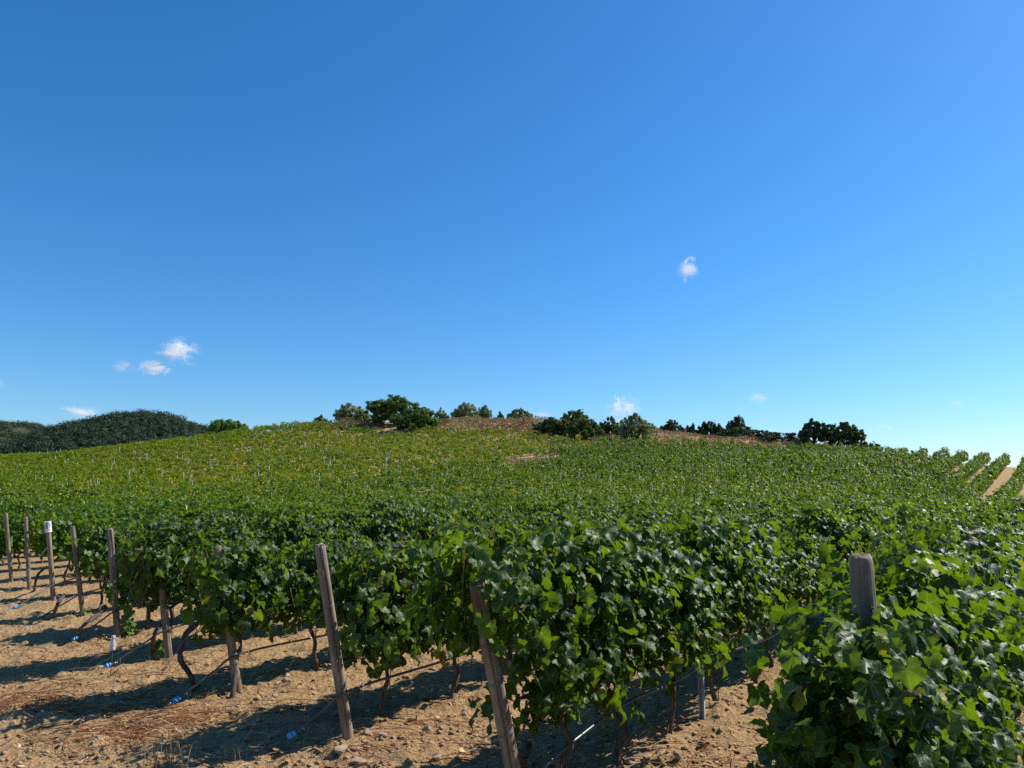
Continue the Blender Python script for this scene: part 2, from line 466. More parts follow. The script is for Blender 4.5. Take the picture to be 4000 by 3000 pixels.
# ------------------------------------------------------------------ leaf templates (tip towards -Y, normal +Z, petiole joint at the origin)
def leaf_outline(rng, n):
    """five-lobed vine leaf in polar form; angle 0 is the tip, about one unit across"""
    th = np.linspace(-math.pi + 0.34, math.pi - 0.34, n)
    lob = np.array([0.0, 1.0, -1.0, 2.05, -2.05]); amp = np.array([0.64, 0.58, 0.58, 0.50, 0.50]) * (1 + 0.07 * rng.standard_normal(5))
    w = np.array([0.66, 0.68, 0.68, 0.75, 0.75])
    r = np.max(amp[None] * np.exp(-((th[:, None] - lob[None]) / w[None]) ** 2 * 0.41), axis=1)
    r *= 1 + 0.055 * np.where(np.arange(n) % 2 == 0, 1, -1) * (0.6 + 0.8 * rng.random(n))
    return th, r

def leaf_hi(rng):
    n = 25
    th, r = leaf_outline(rng, n)
    xo, yo = r * np.sin(th), r * np.cos(th)
    ti, ri = th[::2], 0.52 * np.minimum(r[::2], 0.62)
    xi, yi = ri * np.sin(ti), ri * np.cos(ti)
    m = len(ti)
    x = np.r_[0, xi, xo]; y = np.r_[0, yi, yo]
    fold = -0.15 + 0.75 * rng.random(); droop = 0.10 + 0.95 * rng.random(); wave = 0.06 + 0.12 * rng.random(); ph = rng.random() * 6
    rr = np.hypot(x, y); a = np.arctan2(x, y)
    z = fold * np.abs(x) - droop * (np.maximum(y, 0) ** 2) - 0.25 * x * x + wave * np.sin(3 * a + ph) * rr * 1.6 + 0.03 * rng.standard_normal(len(x)) * (rr > 0.1)
    v = np.c_[x, -y, z]; v[:, 2] -= z[0]
    t = []
    for i in range(m - 1):
        t.append((0, 1 + i, 2 + i))
        o = 1 + m + 2 * i
        t += [(1 + i, o, o + 1), (1 + i, o + 1, 2 + i), (2 + i, o + 1, o + 2)]
    return v, np.array(t), np.c_[x, y, 0 * x]

def leaf_mid(rng):
    n = 9
    th = np.linspace(-2.6, 2.6, n); r = np.array([0.44, 0.54, 0.46, 0.58, 0.52, 0.58, 0.46, 0.54, 0.44]) * (1 + 0.1 * rng.standard_normal(n))
    r[4] = 0.66
    x = np.r_[0, r * np.sin(th)]; y = np.r_[0, r * np.cos(th)]
    z = (0.1 + 0.25 * rng.random()) * np.abs(x) - (0.2 + 0.4 * rng.random()) * np.maximum(y, 0) ** 2 + 0.05 * rng.standard_normal(len(x))
    return np.c_[x, -y, z], np.array([(0, i, i + 1) for i in range(1, n)]), np.c_[x, y, 0 * x]

def leaf_far(rng):
    v = np.array([(0, 0.28, 0), (-0.5, -0.1, 0.1), (0, -0.62, -0.12), (0.5, -0.1, 0.1)]) + 0.06 * rng.standard_normal((4, 3))
    return v, np.array([(0, 1, 2), (0, 2, 3)]), v * 0

trng = np.random.default_rng(3)
T_HI = [leaf_hi(trng) for _ in range(18)]
T_MID = [leaf_mid(trng) for _ in range(8)]
T_FAR = [leaf_far(trng) for _ in range(8)]

def frames(nrm, tip, roll_rng=None):
    """rotation matrices whose columns are x, y, z of the leaf; z = normal, -y = tip direction"""
    z = nrm / (np.linalg.norm(nrm, axis=1)[:, None] + 1e-9)
    y = -tip; y = y - (y * z).sum(1)[:, None] * z; y /= np.linalg.norm(y, axis=1)[:, None] + 1e-9
    x = np.cross(y, z)
    return np.stack([x, y, z], -1)

def scatter(pos, rot, size, rnd, templates, rng):
    """leaves -> verts, tris, rnd per vertex, leafuv per vertex"""
    which = rng.integers(0, len(templates), len(pos))
    vs, fs, rs, us = [], [], [], []; n = 0
    for i, (tv, tf, tu) in enumerate(templates):
        s = which == i
        c = int(s.sum())
        if not c: continue
        v = np.einsum('nij,mj->nmi', rot[s] * size[s][:, None, None], tv) + pos[s][:, None]
        m = len(tv)
        fs.append((tf[None] + (np.arange(c) * m)[:, None, None] + n).reshape(-1, 3)); n += c * m
        vs.append(v.reshape(-1, 3)); rs.append(np.repeat(rnd[s], m)); us.append(np.tile(tu, (c, 1)))
    return np.concatenate(vs), np.concatenate(fs), np.concatenate(rs), np.concatenate(us)

def vine_leaves(rng, n, L=0.52, h0=0.50, h1=1.55, w=0.27, shoots=7, size=(0.055, 0.128), ends=(0, 0), core=0):
    """leaf positions and frames of one vine: local x along the row, y across, z up; also the shoot curves.
    ends: 1 where the canopy is closed off (the end of a row)."""
    nc = max(6, n // 14)
    hc = h0 + (h1 - h0) * rng.random(nc) ** 0.85
    ac = rng.uniform(-L, L, nc)
    f = (hc - h0) / (h1 - h0)
    wc = w * (0.45 + 0.75 * np.sin(np.pi * np.clip(f * 0.86 + 0.10, 0, 1))) * (0.7 + 0.6 * rng.random(nc))
    side = np.where(rng.random(nc) < 0.5, -1.0, 1.0)
    yc = side * wc * np.sqrt(0.25 + 0.75 * rng.random(nc))
    which = rng.integers(0, nc, n)
    g = np.clip(rng.standard_normal((n, 3)), -1.9, 1.9)
    p = np.c_[ac[which] + 0.15 * g[:, 0], yc[which] + 0.075 * g[:, 1], hc[which] + 0.13 * g[:, 2]]
    p[:, 2] = np.clip(p[:, 2], h0 - 0.12 * rng.random(n), h1 + 0.10 * rng.random(n))
    if core:                                  # the shaded inside of the row
        j = rng.integers(0, n, core)
        q = np.c_[rng.uniform(-L, L, core), 0.085 * rng.standard_normal(core), rng.uniform(h0 + 0.08, h1 - 0.08, core)]
        p = np.r_[p, q]; n = len(p)
    curves = []
    ps, ts = [], []
    for _ in range(shoots):
        a = rng.uniform(-L, L); b = p[rng.integers(0, n)] * np.array([0, 0.6, 0])
        up = rng.random() < 0.62
        st = np.array([a, b[1], (h1 - 0.35 if up else rng.uniform(min(h0 + 0.3, h1 - 0.3), h1 - 0.2))])
        dy = rng.uniform(-0.35, 0.35)
        en = st + (np.array([rng.uniform(-0.3, 0.3), dy * 0.6, rng.uniform(0.40, 0.62)]) if up else np.array([rng.uniform(-0.25, 0.25), np.sign(dy) * rng.uniform(0.25, 0.42), rng.uniform(-0.35, 0.1)]))
        mid = 0.5 * (st + en) + np.array([0, 0.03 * rng.standard_normal(), 0.07])
        c = spline([st, mid, en], 7); curves.append(c)
        k = 8
        for i in range(k):
            u = (i + 0.6) / k
            q = c[min(int(u * 6), 5)] * (1 - (u * 6 % 1)) + c[min(int(u * 6) + 1, 6)] * (u * 6 % 1)
            ps.append(q + 0.045 * rng.standard_normal(3)); ts.append(u)
    if ps:
        ps = np.array(ps); ts = np.array(ts)
        p = np.r_[p, ps]
    young = np.r_[np.zeros(n), ts if len(ts) else np.zeros(0)]
    m = len(p)
    out = np.sign(p[:, 1] + 0.03 * rng.standard_normal(m))
    hrel = np.clip((p[:, 2] - h0) / (h1 - h0), 0, 1.2)
    nr = np.c_[0.45 * rng.standard_normal(m), out * (0.85 - 0.35 * hrel), 0.35 + 0.55 * hrel] + 0.40 * rng.standard_normal((m, 3))
    for sgn, e in zip((-1, 1), ends):
        if e:
            s = (p[:, 0] * sgn > L * 0.45)
            nr[s, 0] += sgn * 1.2 * rng.random(s.sum())
    tip = np.c_[0.5 * rng.standard_normal(m), out * 0.35 + 0.25 * rng.standard_normal(m), -1.0 + 0.35 * rng.standard_normal(m)]
    sz = rng.uniform(size[0], size[1], m) * 1.05
    sz *= 1 - 0.55 * young
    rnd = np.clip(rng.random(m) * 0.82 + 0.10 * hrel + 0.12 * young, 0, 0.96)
    rnd[rng.random(m) < 0.006] = 0.99
    return p, frames(nr, tip), sz, rnd, young, curves

def trunk_shape(rng, mb, top=0.62, lean=None, arms=True, r=0.022, sides=7, bow=0.06, L=0.42):
    lean = rng.uniform(-0.10, 0.10, 2) if lean is None else np.asarray(lean, float)
    base = np.array([lean[0], lean[1], -0.06]); tp = np.array([0, 0, top])
    pts = [base]
    for f in (0.18, 0.38, 0.58, 0.8):
        pts.append(base * (1 - f) + tp * f + np.r_[bow * rng.standard_normal(2) * math.sin(math.pi * f) * 0.6, 0])
    pts.append(tp)
    c = spline(pts, 15)
    rad = r * np.linspace(1.25, 0.85, 15) * (1 + 0.16 * rng.standard_normal(15)); rad[0] *= 1.25; rad[-1] *= 1.3
    mb.tube(c, rad, sides)
    if arms:
        for sg in (-1, 1):
            e = np.array([sg * L, 0.04 * rng.standard_normal(), top + 0.05 + 0.03 * rng.standard_normal()])
            c = spline([tp, tp * 0.6 + e * 0.4 + np.array([0, 0, 0.05]), e], 8)
            mb.tube(c, r * np.linspace(0.85, 0.5, 8) * (1 + 0.12 * rng.standard_normal(8)), 6)

# ------------------------------------------------------------------ end posts
B = {2: (1360, 2880), 3: (930, 2705), 4: (660, 2580), 5: (460, 2490), 6: (325, 2410), 7: (210, 2365), 8: (115, 2310), 9: (45, 2275)}
TOP = {0: (3362, 2192), 1: (1862, 2290), 2: (1250, 2138), 3: (850, 2140), 4: (616, 2110), 5: (430, 2073), 6: (283, 2060), 7: (187, 2042), 8: (100, 2024), 9: (22, 2010)}
ROOT = {}
for k in range(10):
    if k in B: ROOT[k] = hit(*B[k])
    else:
        xy = S0 + k * STEP + (np.array([-0.03, 0]) if k == 1 else 0)
        ROOT[k] = np.array([xy[0], xy[1], gz(*xy)])

def post_axis(k):
    b = ROOT[k]; d = ray(*TOP[k])
    A = np.c_[d, np.r_[U, 0], np.array([0, 0, -1.0])]
    s, l, h = np.linalg.solve(A, b - np.array([0, 0, CAMZ]))
    l = float(np.clip(l, -0.45, 0.6))
    return np.array([-U[0] * l, -U[1] * l, h])

def post_mesh(rng, L, r, crack=None, ring=False, sides=44):
    nz_ = 46
    hs = np.linspace(-0.15, L, nz_)
    th = np.arange(sides) * 2 * np.pi / sides
    rr = r * (1 + 0.035 * np.sin(th * 2 + 1)[None] + 0.02 * np.cumsum(rng.standard_normal((nz_, 1)), 0) / 6 + 0.012 * rng.standard_normal((nz_, sides)))
    rr *= np.linspace(1.06, 0.96, nz_)[:, None]
    if crack is not None:
        for a0, h_0, h_1, dep in crack:
            wob = a0 + 0.10 * np.sin(hs * 3.1 + a0) + 0.05 * np.sin(hs * 11)
            da = np.angle(np.exp(1j * (th[None] - wob[:, None])))
            on = (np.clip((hs - h_0) / 0.1, 0, 1) * np.clip((h_1 - hs) / 0.1, 0, 1))[:, None]
            rr *= 1 - dep * on * np.exp(-(da / 0.10) ** 2)
    x = rr * np.cos(th)[None]; y = rr * np.sin(th)[None]; z = np.repeat(hs[:, None], sides, 1) + 0.0 * x
    z[-1] += 0.006 * rng.standard_normal(sides)
    rings = [np.stack([x, y, z], -1)]
    for f, dz in ((0.90, 0.012), (0.86, 0.016), (0.5, 0.020), (0.15, 0.021)):     # chamfered top
        t = rings[0][-1].copy(); t[:, :2] *= f; t[:, 2] += dz + 0.0015 * rng.standard_normal(sides); rings.append(t[None])
    v = np.concatenate(rings).reshape(-1, 3)
    m = nz_ + 4
    i = np.arange(m - 1)[:, None] * sides; j = np.arange(sides)[None]; j2 = (j + 1) % sides
    q = np.stack([i + j, i + j2, i + sides + j2, i + sides + j], -1).reshape(-1, 4)
    c = len(v); v = np.r_[v, [[0, 0, L + 0.021]]]
    jj = np.arange(sides); t = np.stack([(m - 1) * sides + jj, (m - 1) * sides + (jj + 1) % sides, np.full(sides, c)], -1)
    return new_mesh('post_shaft', v, [q, t], M_WOOD, True)

POST_R = {0: 0.048, 1: 0.048, 2: 0.043, 3: 0.042, 4: 0.042, 5: 0.041, 6: 0.036, 7: 0.041, 8: 0.037, 9: 0.039}
POST_LABEL = {
    0: 'thick grey wooden post with chamfered top rising from the nearest vine',
    1: 'leaning wooden end post, its top wrapped in leaves, a long crack below',
    2: 'tall leaning wooden post standing clear of leaves, split by a long dark crack',
    3: 'straight grey wooden post beside the bent vine trunk, upper half in leaves',
    4: 'short wooden stub post with splintered foot below the leaves',
    5: 'tall cracked grey wooden post with a green sucker at its foot',
    6: 'thin wooden post foot between the cracked post and the can-capped post',
    7: 'wooden end post capped with a white can',
    8: 'bare slim wooden post just past the can-capped post',
    9: 'bare wooden post at the left edge, farthest of the end posts'}
prng = np.random.default_rng(21)
AX = {}
for k in range(10):
    ax = post_axis(k); AX[k] = ax
    L = float(np.linalg.norm(ax))
    toward = math.atan2(-ROOT[k][1], -ROOT[k][0])          # the side that faces the camera
    cr = {0: [(toward + 1.3, 0.9, 1.7, 0.10)], 1: [(toward + 0.1, 0.1, 1.75, 0.42), (toward - 0.9, 0.4, 1.2, 0.12)],
          2: [(toward + 0.25, 0.05, 1.8, 0.45)], 5: [(toward + 0.35, 0.5, 1.8, 0.42), (toward + 0.0, 0.9, 1.8, 0.28)],
          4: [(toward - 0.2, 0.0, 1.0, 0.3), (toward + 0.6, 0.0, 0.8, 0.22)]}.get(k, [(toward + prng.uniform(-0.6, 0.6), 0.2, 1.2, 0.12)])
    o = link('end_post', None, loc=ROOT[k], label=POST_LABEL[k], cat='post', group='wooden end posts of the vine rows')
    q = Vector((0, 0, 1)).rotation_difference(Vector(ax))
    o.rotation_mode = 'QUATERNION'; o.rotation_quaternion = q
    shaft = link('shaft', post_mesh(prng, L, POST_R[k], cr), o)
    # turns of wire round the shaft
    for hh in ([0.42, 1.12] if k in (2, 5, 3) else [0.35, 0.62, 0.95, 1.2] if k == 1 else [0.6] if k > 3 else [1.35]):
        if hh > L - 0.06: continue
        mb = MB(); a = np.linspace(0, 4 * np.pi, 40)
        mb.tube(np.c_[(POST_R[k] * 1.04 + 0.002) * np.cos(a), (POST_R[k] * 1.04 + 0.002) * np.sin(a), hh + 0.012 * a / 12 + 0.01 * np.cos(a)], 0.0018, 5)
        link('wire_loop', mb.mesh('wire_loop', M_WIRE), shaft)
    if k == 0:
        mb = MB(); a = np.linspace(0, 2 * np.pi, 9)[:-1]
        mb.tube(np.array([[0.0, 0, 0], [0.004, 0, 0]]) , 0.011, 8)
        kn = link('knot', mb.mesh('knot', M_BARK), shaft)
        ang = toward + 0.62
        kn.location = (POST_R[k] * 0.985 * math.cos(ang), POST_R[k] * 0.985 * math.sin(ang), L - 0.19); kn.rotation_euler = (0, 0, ang)

# the can turned over the eighth post
k = 7
o = link('tin_can', None, loc=ROOT[k] + AX[k] * (1 - 0.175 / np.linalg.norm(AX[k])), label='white can with faded purple print turned over the top of an end post', cat='can')
o.rotation_mode = 'QUATERNION'; o.rotation_quaternion = Vector((0, 0, 1)).rotation_difference(Vector(AX[k]))
mb = MB(); R_ = 0.056
prof = [(R_ * 1.03, 0), (R_ * 1.03, 0.006), (R_, 0.009), (R_, 0.06), (R_ * 0.985, 0.064), (R_, 0.068), (R_, 0.122), (R_ * 0.985, 0.126), (R_, 0.13), (R_, 0.190), (R_ * 1.03, 0.194), (R_ * 1.03, 0.20), (R_ * 0.95, 0.201), (R_ * 0.93, 0.196), (0.001, 0.195)]
th = np.arange(24) * 2 * np.pi / 24
v = np.array([[(r * math.cos(a), r * math.sin(a), z) for a in th] for r, z in prof]).reshape(-1, 3)
i = np.arange(len(prof) - 1)[:, None] * 24; j = np.arange(24)[None]; j2 = (j + 1) % 24
mb.add(v, np.stack([i + j, i + j2, i + 24 + j2, i + 24 + j], -1).reshape(-1, 4))
canb = link('can_body', mb.mesh('can_body', M_CAN, True), o)
toward = math.atan2(-ROOT[k][1], -ROOT[k][0])
for a0, a1, z0, z1 in ((-0.9, -0.1, 0.07, 0.17), (0.35, 0.75, 0.10, 0.16), (0.2, 0.5, 0.03, 0.05)):
    aa = toward + np.linspace(a0, a1, 8); jag = 0.006 * prng.standard_normal(8)
    v = np.r_[np.c_[(R_ + 0.0012) * np.cos(aa), (R_ + 0.0012) * np.sin(aa), z0 + jag], np.c_[(R_ + 0.0012) * np.cos(aa), (R_ + 0.0012) * np.sin(aa), z1 + jag[::-1]]]
    link('can_print', new_mesh('can_print', v, np.array([(n_, n_ + 1, n_ + 9, n_ + 8) for n_ in range(7)]), M_CANMARK), canb)

# ------------------------------------------------------------------ wires, drip hoses
ROWNAME = {0: 'the thick chamfered post', 1: 'the leaf-wrapped leaning post', 2: 'the tall split post', 3: 'the post beside the bent trunk',
           4: 'the short stub post', 5: 'the cracked post with the sucker', 6: 'the thin half-hidden post', 7: 'the can-capped post', 8: 'the slim bare post', 9: 'the farthest bare post'}
_ones = ['zeroth', 'first', 'second', 'third', 'fourth', 'fifth', 'sixth', 'seventh', 'eighth', 'ninth', 'tenth', 'eleventh', 'twelfth', 'thirteenth', 'fourteenth', 'fifteenth', 'sixteenth', 'seventeenth', 'eighteenth', 'nineteenth']
_tens = {2: 'twent', 3: 'thirt', 4: 'fort', 5: 'fift', 6: 'sixt', 7: 'sevent', 8: 'eight', 9: 'ninet'}
def nth(n):
    if n < 20: return _ones[n]
    return _tens[n // 10] + ('ieth' if n % 10 == 0 else 'y-' + _ones[n % 10])
def rowphrase(k):
    if k in ROWNAME: return 'the row of ' + ROWNAME[k]
    if k < 0: return 'the %s row nearer than the thick chamfered post' % nth(-k)
    return 'the %s row past the farthest bare post' % nth(k - 9)

def rowpt(k, t, off=0.0, z=0.0):
    xy = (ROOT[k][:2] if k in ROOT else S0 + k * STEP) + U * t + V * off
    return np.array([xy[0], xy[1], gz(*xy) + z])

ANCH = {2: (895, 2976), 3: (545, 2752), 4: (318, 2622), 5: (215, 2500), 6: (60, 2455), 7: (-60, 2410)}
CONN = {1: None, 2: (1145, 2835), 3: (693, 2712), 4: (415, 2594), 5: (295, 2472), 6: (147, 2402), 7: (62, 2356)}
HEND = {2: (1000, 2945), 3: (600, 2782), 4: (388, 2612), 5: (240, 2515), 6: (128, 2420), 7: (0, 2395)}
for k in range(1, 8):
    tmax = 12.0 if k < 5 else 9.0
    # trellis wires along the row
    for n_, hz in enumerate((0.62, 1.10)):
        pa = ROOT[k] + AX[k] * (hz / AX[k][2])
        ts = np.arange(1.0, tmax, 2.0)
        pts = np.array([pa] + [rowpt(k, t, 0, 0) * [1, 1, 0] + [0, 0, H0(np.array([rowpt(k, t)[0]]), np.array([rowpt(k, t)[1]]))[0] + hz] for t in ts])
        mb = MB(); mb.tube(pts, 0.0016, 4)
        link('trellis_wire', mb.mesh('trellis_wire', M_WIRE), label='%s galvanised wire tied to %s, running into its vine row' % (('lower', 'upper')[n_], ROWNAME[k]), cat='wire', group='trellis wires of the vine rows')
    # anchor wires from the end post down to the headland
    if k in ANCH:
        a = hit(*ANCH[k])
        for n_, hz in enumerate((1.12, 0.42)):
            pa = ROOT[k] + AX[k] * (hz / AX[k][2])
            pts = np.linspace(pa, a + np.array([0, 0, -0.03]), 10)
            mb = MB(); mb.tube(pts, 0.0022, 4)
            link('anchor_wire', mb.mesh('anchor_wire', M_WIRE), label='%s anchor wire slanting from %s down to the soil' % (('steep', 'shallow')[n_], ROWNAME[k]), cat='wire', group='anchor wires of the end posts')
    # drip hose: along the row at knee height, then down to the headland
    o = link('drip_hose', None, loc=ROOT[k], label='black drip hose running into the row of ' + ROWNAME[k], cat='hose', group='drip hoses of the vine rows')
    R0 = ROOT[k]
    side = np.r_[V, 0] * (POST_R[k] + 0.02)
    run = [rowpt(k, t, 0.05, 0.43 + 0.02 * math.sin(t * 2.1 + k)) for t in np.arange(tmax, 0.3, -0.9)]
    if k in HEND:
        e = hit(*HEND[k])
        A_ = R0 + side + np.array([0, 0, 0.40])
        fa = np.clip(np.hypot(CONN[k][0] - project(A_)[0], CONN[k][1] - project(A_)[1]) / np.hypot(HEND[k][0] - project(A_)[0], HEND[k][1] - project(A_)[1]), 0.35, 0.85)
        pc = A_ * (1 - fa) + e * fa
        pc[2] = max(pc[2] - 0.04, gz(pc[0], pc[1]) + 0.03)
        dd = e - pc; dd /= np.linalg.norm(dd)
        path = run + [A_, A_ * 0.5 + pc * 0.5 + np.array([0, 0, 0.02]), pc]
    else:
        path = run + [R0 + side + np.array([0, 0, 0.30]), rowpt(k, -0.7, 0.05, 0.02)]
    mb = MB(); mb.tube(spline(np.array(path) - R0, 70), 0.0115, 8)
    hs_ = link('hose', mb.mesh('hose', M_HOSE, True), o)
    if k in HEND:
        mb = MB(); st = pc - R0
        for s0, s1, r_ in ((-0.055, -0.01, 0.017), (-0.012, 0.0, 0.021)):
            mb.tube(np.array([st + dd * s0, st + dd * s1]), r_, 10)
        link('coupling', mb.mesh('coupling', M_HOSE), hs_)
        mb = MB()
        for s0, s1, r_ in ((0.0, 0.022, 0.024), (0.022, 0.028, 0.021), (0.028, 0.058, 0.026), (0.058, 0.07, 0.021)):
            mb.tube(np.array([st + dd * s0, st + dd * (s1 - 0.0005)]), r_, 12)
        link('connector', mb.mesh('connector', M_BLUE), o, label='bright blue plastic pipe connector')
        mb = MB(); mb.tube(np.array([st + dd * 0.07, st * 0.5 + (e - R0) * 0.5 + np.array([0, 0, -0.004]), e - R0 + np.array([0, 0, -0.03])]), 0.0135, 8)
        link('tail_pipe', mb.mesh('tail_pipe', M_TAIL), o)
        mb = MB(); a = np.linspace(0, 4 * np.pi, 26)
        ax1 = np.cross(dd, [0, 0, 1.0]); ax1 /= np.linalg.norm(ax1); ax2 = np.cross(dd, ax1)
        mb.tube(st - dd * 0.07 + np.outer(np.cos(a), ax1) * 0.014 + np.outer(np.sin(a), ax2) * 0.014 + np.outer(a, dd) * 0.001, 0.003, 4)
        mb.tube(st - dd * 0.065 + np.array([[0, 0, 0.012], [0.01, 0, 0.04], [0.03, 0.01, 0.035], [0.035, 0.01, -0.02]]), 0.0025, 4)
        link('string_tie', mb.mesh('string_tie', M_TEAL), hs_)

# ------------------------------------------------------------------ vines
def ymax_of(px):
    return np.interp(px, [-400, 0, 800, 1150, 1250, 1450, 1500, 1720, 2080, 2200, 2540, 3000, 3300, 3600, 4000, 4500], [120, 120, 134, 142, 138, 133, 130, 131, 126, 121, 116, 109, 103, 94, 90, 84])
def upper_from(px):
    return np.interp(px, [-400, 0, 800, 1300, 1700, 2000, 2300, 2500], [60, 62, 64, 70, 80, 92, 112, 200])

TSTART = {0: 0.10, 1: 0.42, 2: 0.50, 3: -0.05, 4: 0.0, 5: 0.38, 6: 0.30, 7: 0.85, 8: 0.75, 9: 0.8}
vrng = np.random.default_rng(11)
VINES = []      # (k, index in row, x, y)
for k in range(-4, 84):
    base = ROOT[k][:2] if k in ROOT else S0 + k * STEP
    t = TSTART.get(k, 0.5); i = 0
    while t < 175:
        xy = base + U * t + V * 0.03 * vrng.standard_normal()
        i += 1
        VINES.append((k, i, xy[0], xy[1], t))
        t += 0.92 + 0.05 * vrng.standard_normal()
VK = np.array([v[0] for v in VINES]); VI = np.array([v[1] for v in VINES]); VXY = np.array([v[2:4] for v in VINES]); VT = np.array([v[4] for v in VINES])
vpx, vpy, vfw = project(np.c_[VXY, np.full(len(VXY), 1.2)])
keep = (vfw > 0.5) & (vpx > -350) & (vpx < 4700) & (VXY[:, 1] < ymax_of(vpx))
keep |= (VK < 0) & (VXY[:, 1] < 30) & (VXY[:, 1] > 0)
gap = (vpx > 1985) & (vpx < 2200) & (VXY[:, 1] > 82 + (vpx - 1985) * 0.06) & (VXY[:, 1] < 101)
keep &= ~gap
dead = vrng.random(len(VK)) < np.where(VXY[:, 1] > 30, 0.055, 0.0)
keep &= ~dead
VK, VI, VXY, VT = VK[keep], VI[keep], VXY[keep], VT[keep]; vpx, vpy = vpx[keep], vpy[keep]
VZ = H0(VXY[:, 0], VXY[:, 1])
VD = np.hypot(VXY[:, 0], VXY[:, 1])
inframe = (vpx > -60) & (vpx < 4060) & (VXY[:, 1] > 2)
order = np.argsort(np.where(inframe & (VK >= 0), VD, 1e9))
single = np.zeros(len(VK), bool); single[order[:300]] = True
ROT = math.atan2(U[1], U[0])

# shared meshes for the vines that are things
def foliage_mesh(rng, n, tmpl, mat, **kw):
    p, fr, sz, rn, young, cur = vine_leaves(rng, n, **kw)
    v, f, r, u = scatter(p, fr, sz, rn, tmpl, rng)
    return new_mesh('foliage', v, f, mat, True, {'rnd': r, 'leafuv': u}), cur, (p, fr, sz, rn)
def shoots_mesh(rng, curves, extra=10):
    mb = MB()
    for c in curves: mb.tube(c, np.linspace(0.0042, 0.0018, len(c)), 5, False)
    for _ in range(extra):
        a = rng.uniform(-0.45, 0.45)
        c = spline([(a, 0, 0.66), (a + 0.05 * rng.standard_normal(), 0.10 * rng.standard_normal(), 1.0), (a + 0.12 * rng.standard_normal(), 0.14 * rng.standard_normal(), 1.45)], 7)
        mb.tube(c, np.linspace(0.0055, 0.003, 7), 5, False)
    return mb.mesh('shoots', M_CANE, True)
def rod_mesh(rng):
    mb = MB(); mb.tube(np.array([(0.06, 0.03, -0.1), (0.06 + 0.015 * rng.standard_normal(), 0.03, 0.85)]), 0.0045, 6)
    return mb.mesh('training_rod', M_RUST)
def bunch_mesh(rng, mat):
    mb = MB()
    ico = np.array([(0, 0, 1), (0.894, 0, 0.447), (0.276, 0.851, 0.447), (-0.724, 0.526, 0.447), (-0.724, -0.526, 0.447), (0.276, -0.851, 0.447), (0.724, 0.526, -0.447), (-0.276, 0.851, -0.447), (-0.894, 0, -0.447), (-0.276, -0.851, -0.447), (0.724, -0.526, -0.447), (0, 0, -1)])
    it = np.array([(0, 1, 2), (0, 2, 3), (0, 3, 4), (0, 4, 5), (0, 5, 1), (1, 6, 2), (2, 7, 3), (3, 8, 4), (4, 9, 5), (5, 10, 1), (6, 7, 2), (7, 8, 3), (8, 9, 4), (9, 10, 5), (10, 6, 1), (11, 7, 6), (11, 8, 7), (11, 9, 8), (11, 10, 9), (11, 6, 10)])
    for _ in range(42):
        h = rng.random(); r = 0.045 * (1 - 0.75 * h) * math.sqrt(rng.random()); a = rng.random() * 6.283
        mb.add(ico * 0.0095 + np.array([r * math.cos(a), r * math.sin(a), -0.14 * h]), None, it)
    mb.tube(np.array([(0, 0, -0.02), (0, 0, 0.05)]), 0.002, 4)
    return mb.mesh('grape_bunch', mat, True)

mrng = np.random.default_rng(5)
NEARV = []
for i in range(14):
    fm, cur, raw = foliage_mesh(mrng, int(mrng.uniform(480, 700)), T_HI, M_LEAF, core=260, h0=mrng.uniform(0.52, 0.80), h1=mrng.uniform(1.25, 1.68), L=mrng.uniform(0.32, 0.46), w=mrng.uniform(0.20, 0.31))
    tb = MB(); trunk_shape(mrng, tb); 
    NEARV.append((fm, shoots_mesh(mrng, cur), tb.mesh('trunk', M_BARK, True), rod_mesh(mrng)))
MIDV = []
for i in range(14):
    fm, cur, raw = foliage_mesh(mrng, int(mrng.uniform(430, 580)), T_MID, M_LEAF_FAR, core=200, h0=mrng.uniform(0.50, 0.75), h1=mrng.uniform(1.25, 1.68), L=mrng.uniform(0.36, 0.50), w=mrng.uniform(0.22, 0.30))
    tb = MB(); trunk_shape(mrng, tb, sides=5)
    MIDV.append((fm, tb.mesh('trunk', M_BARK, True)))
LEAFM = [new_mesh('leaf', *T[:2], M_LEAF_O, True, {'leafuv': T[2]}) for T in T_HI]
BUNCH = [bunch_mesh(mrng, M_GRAPE) for _ in range(2)] + [bunch_mesh(mrng, M_GRAPE_G)]

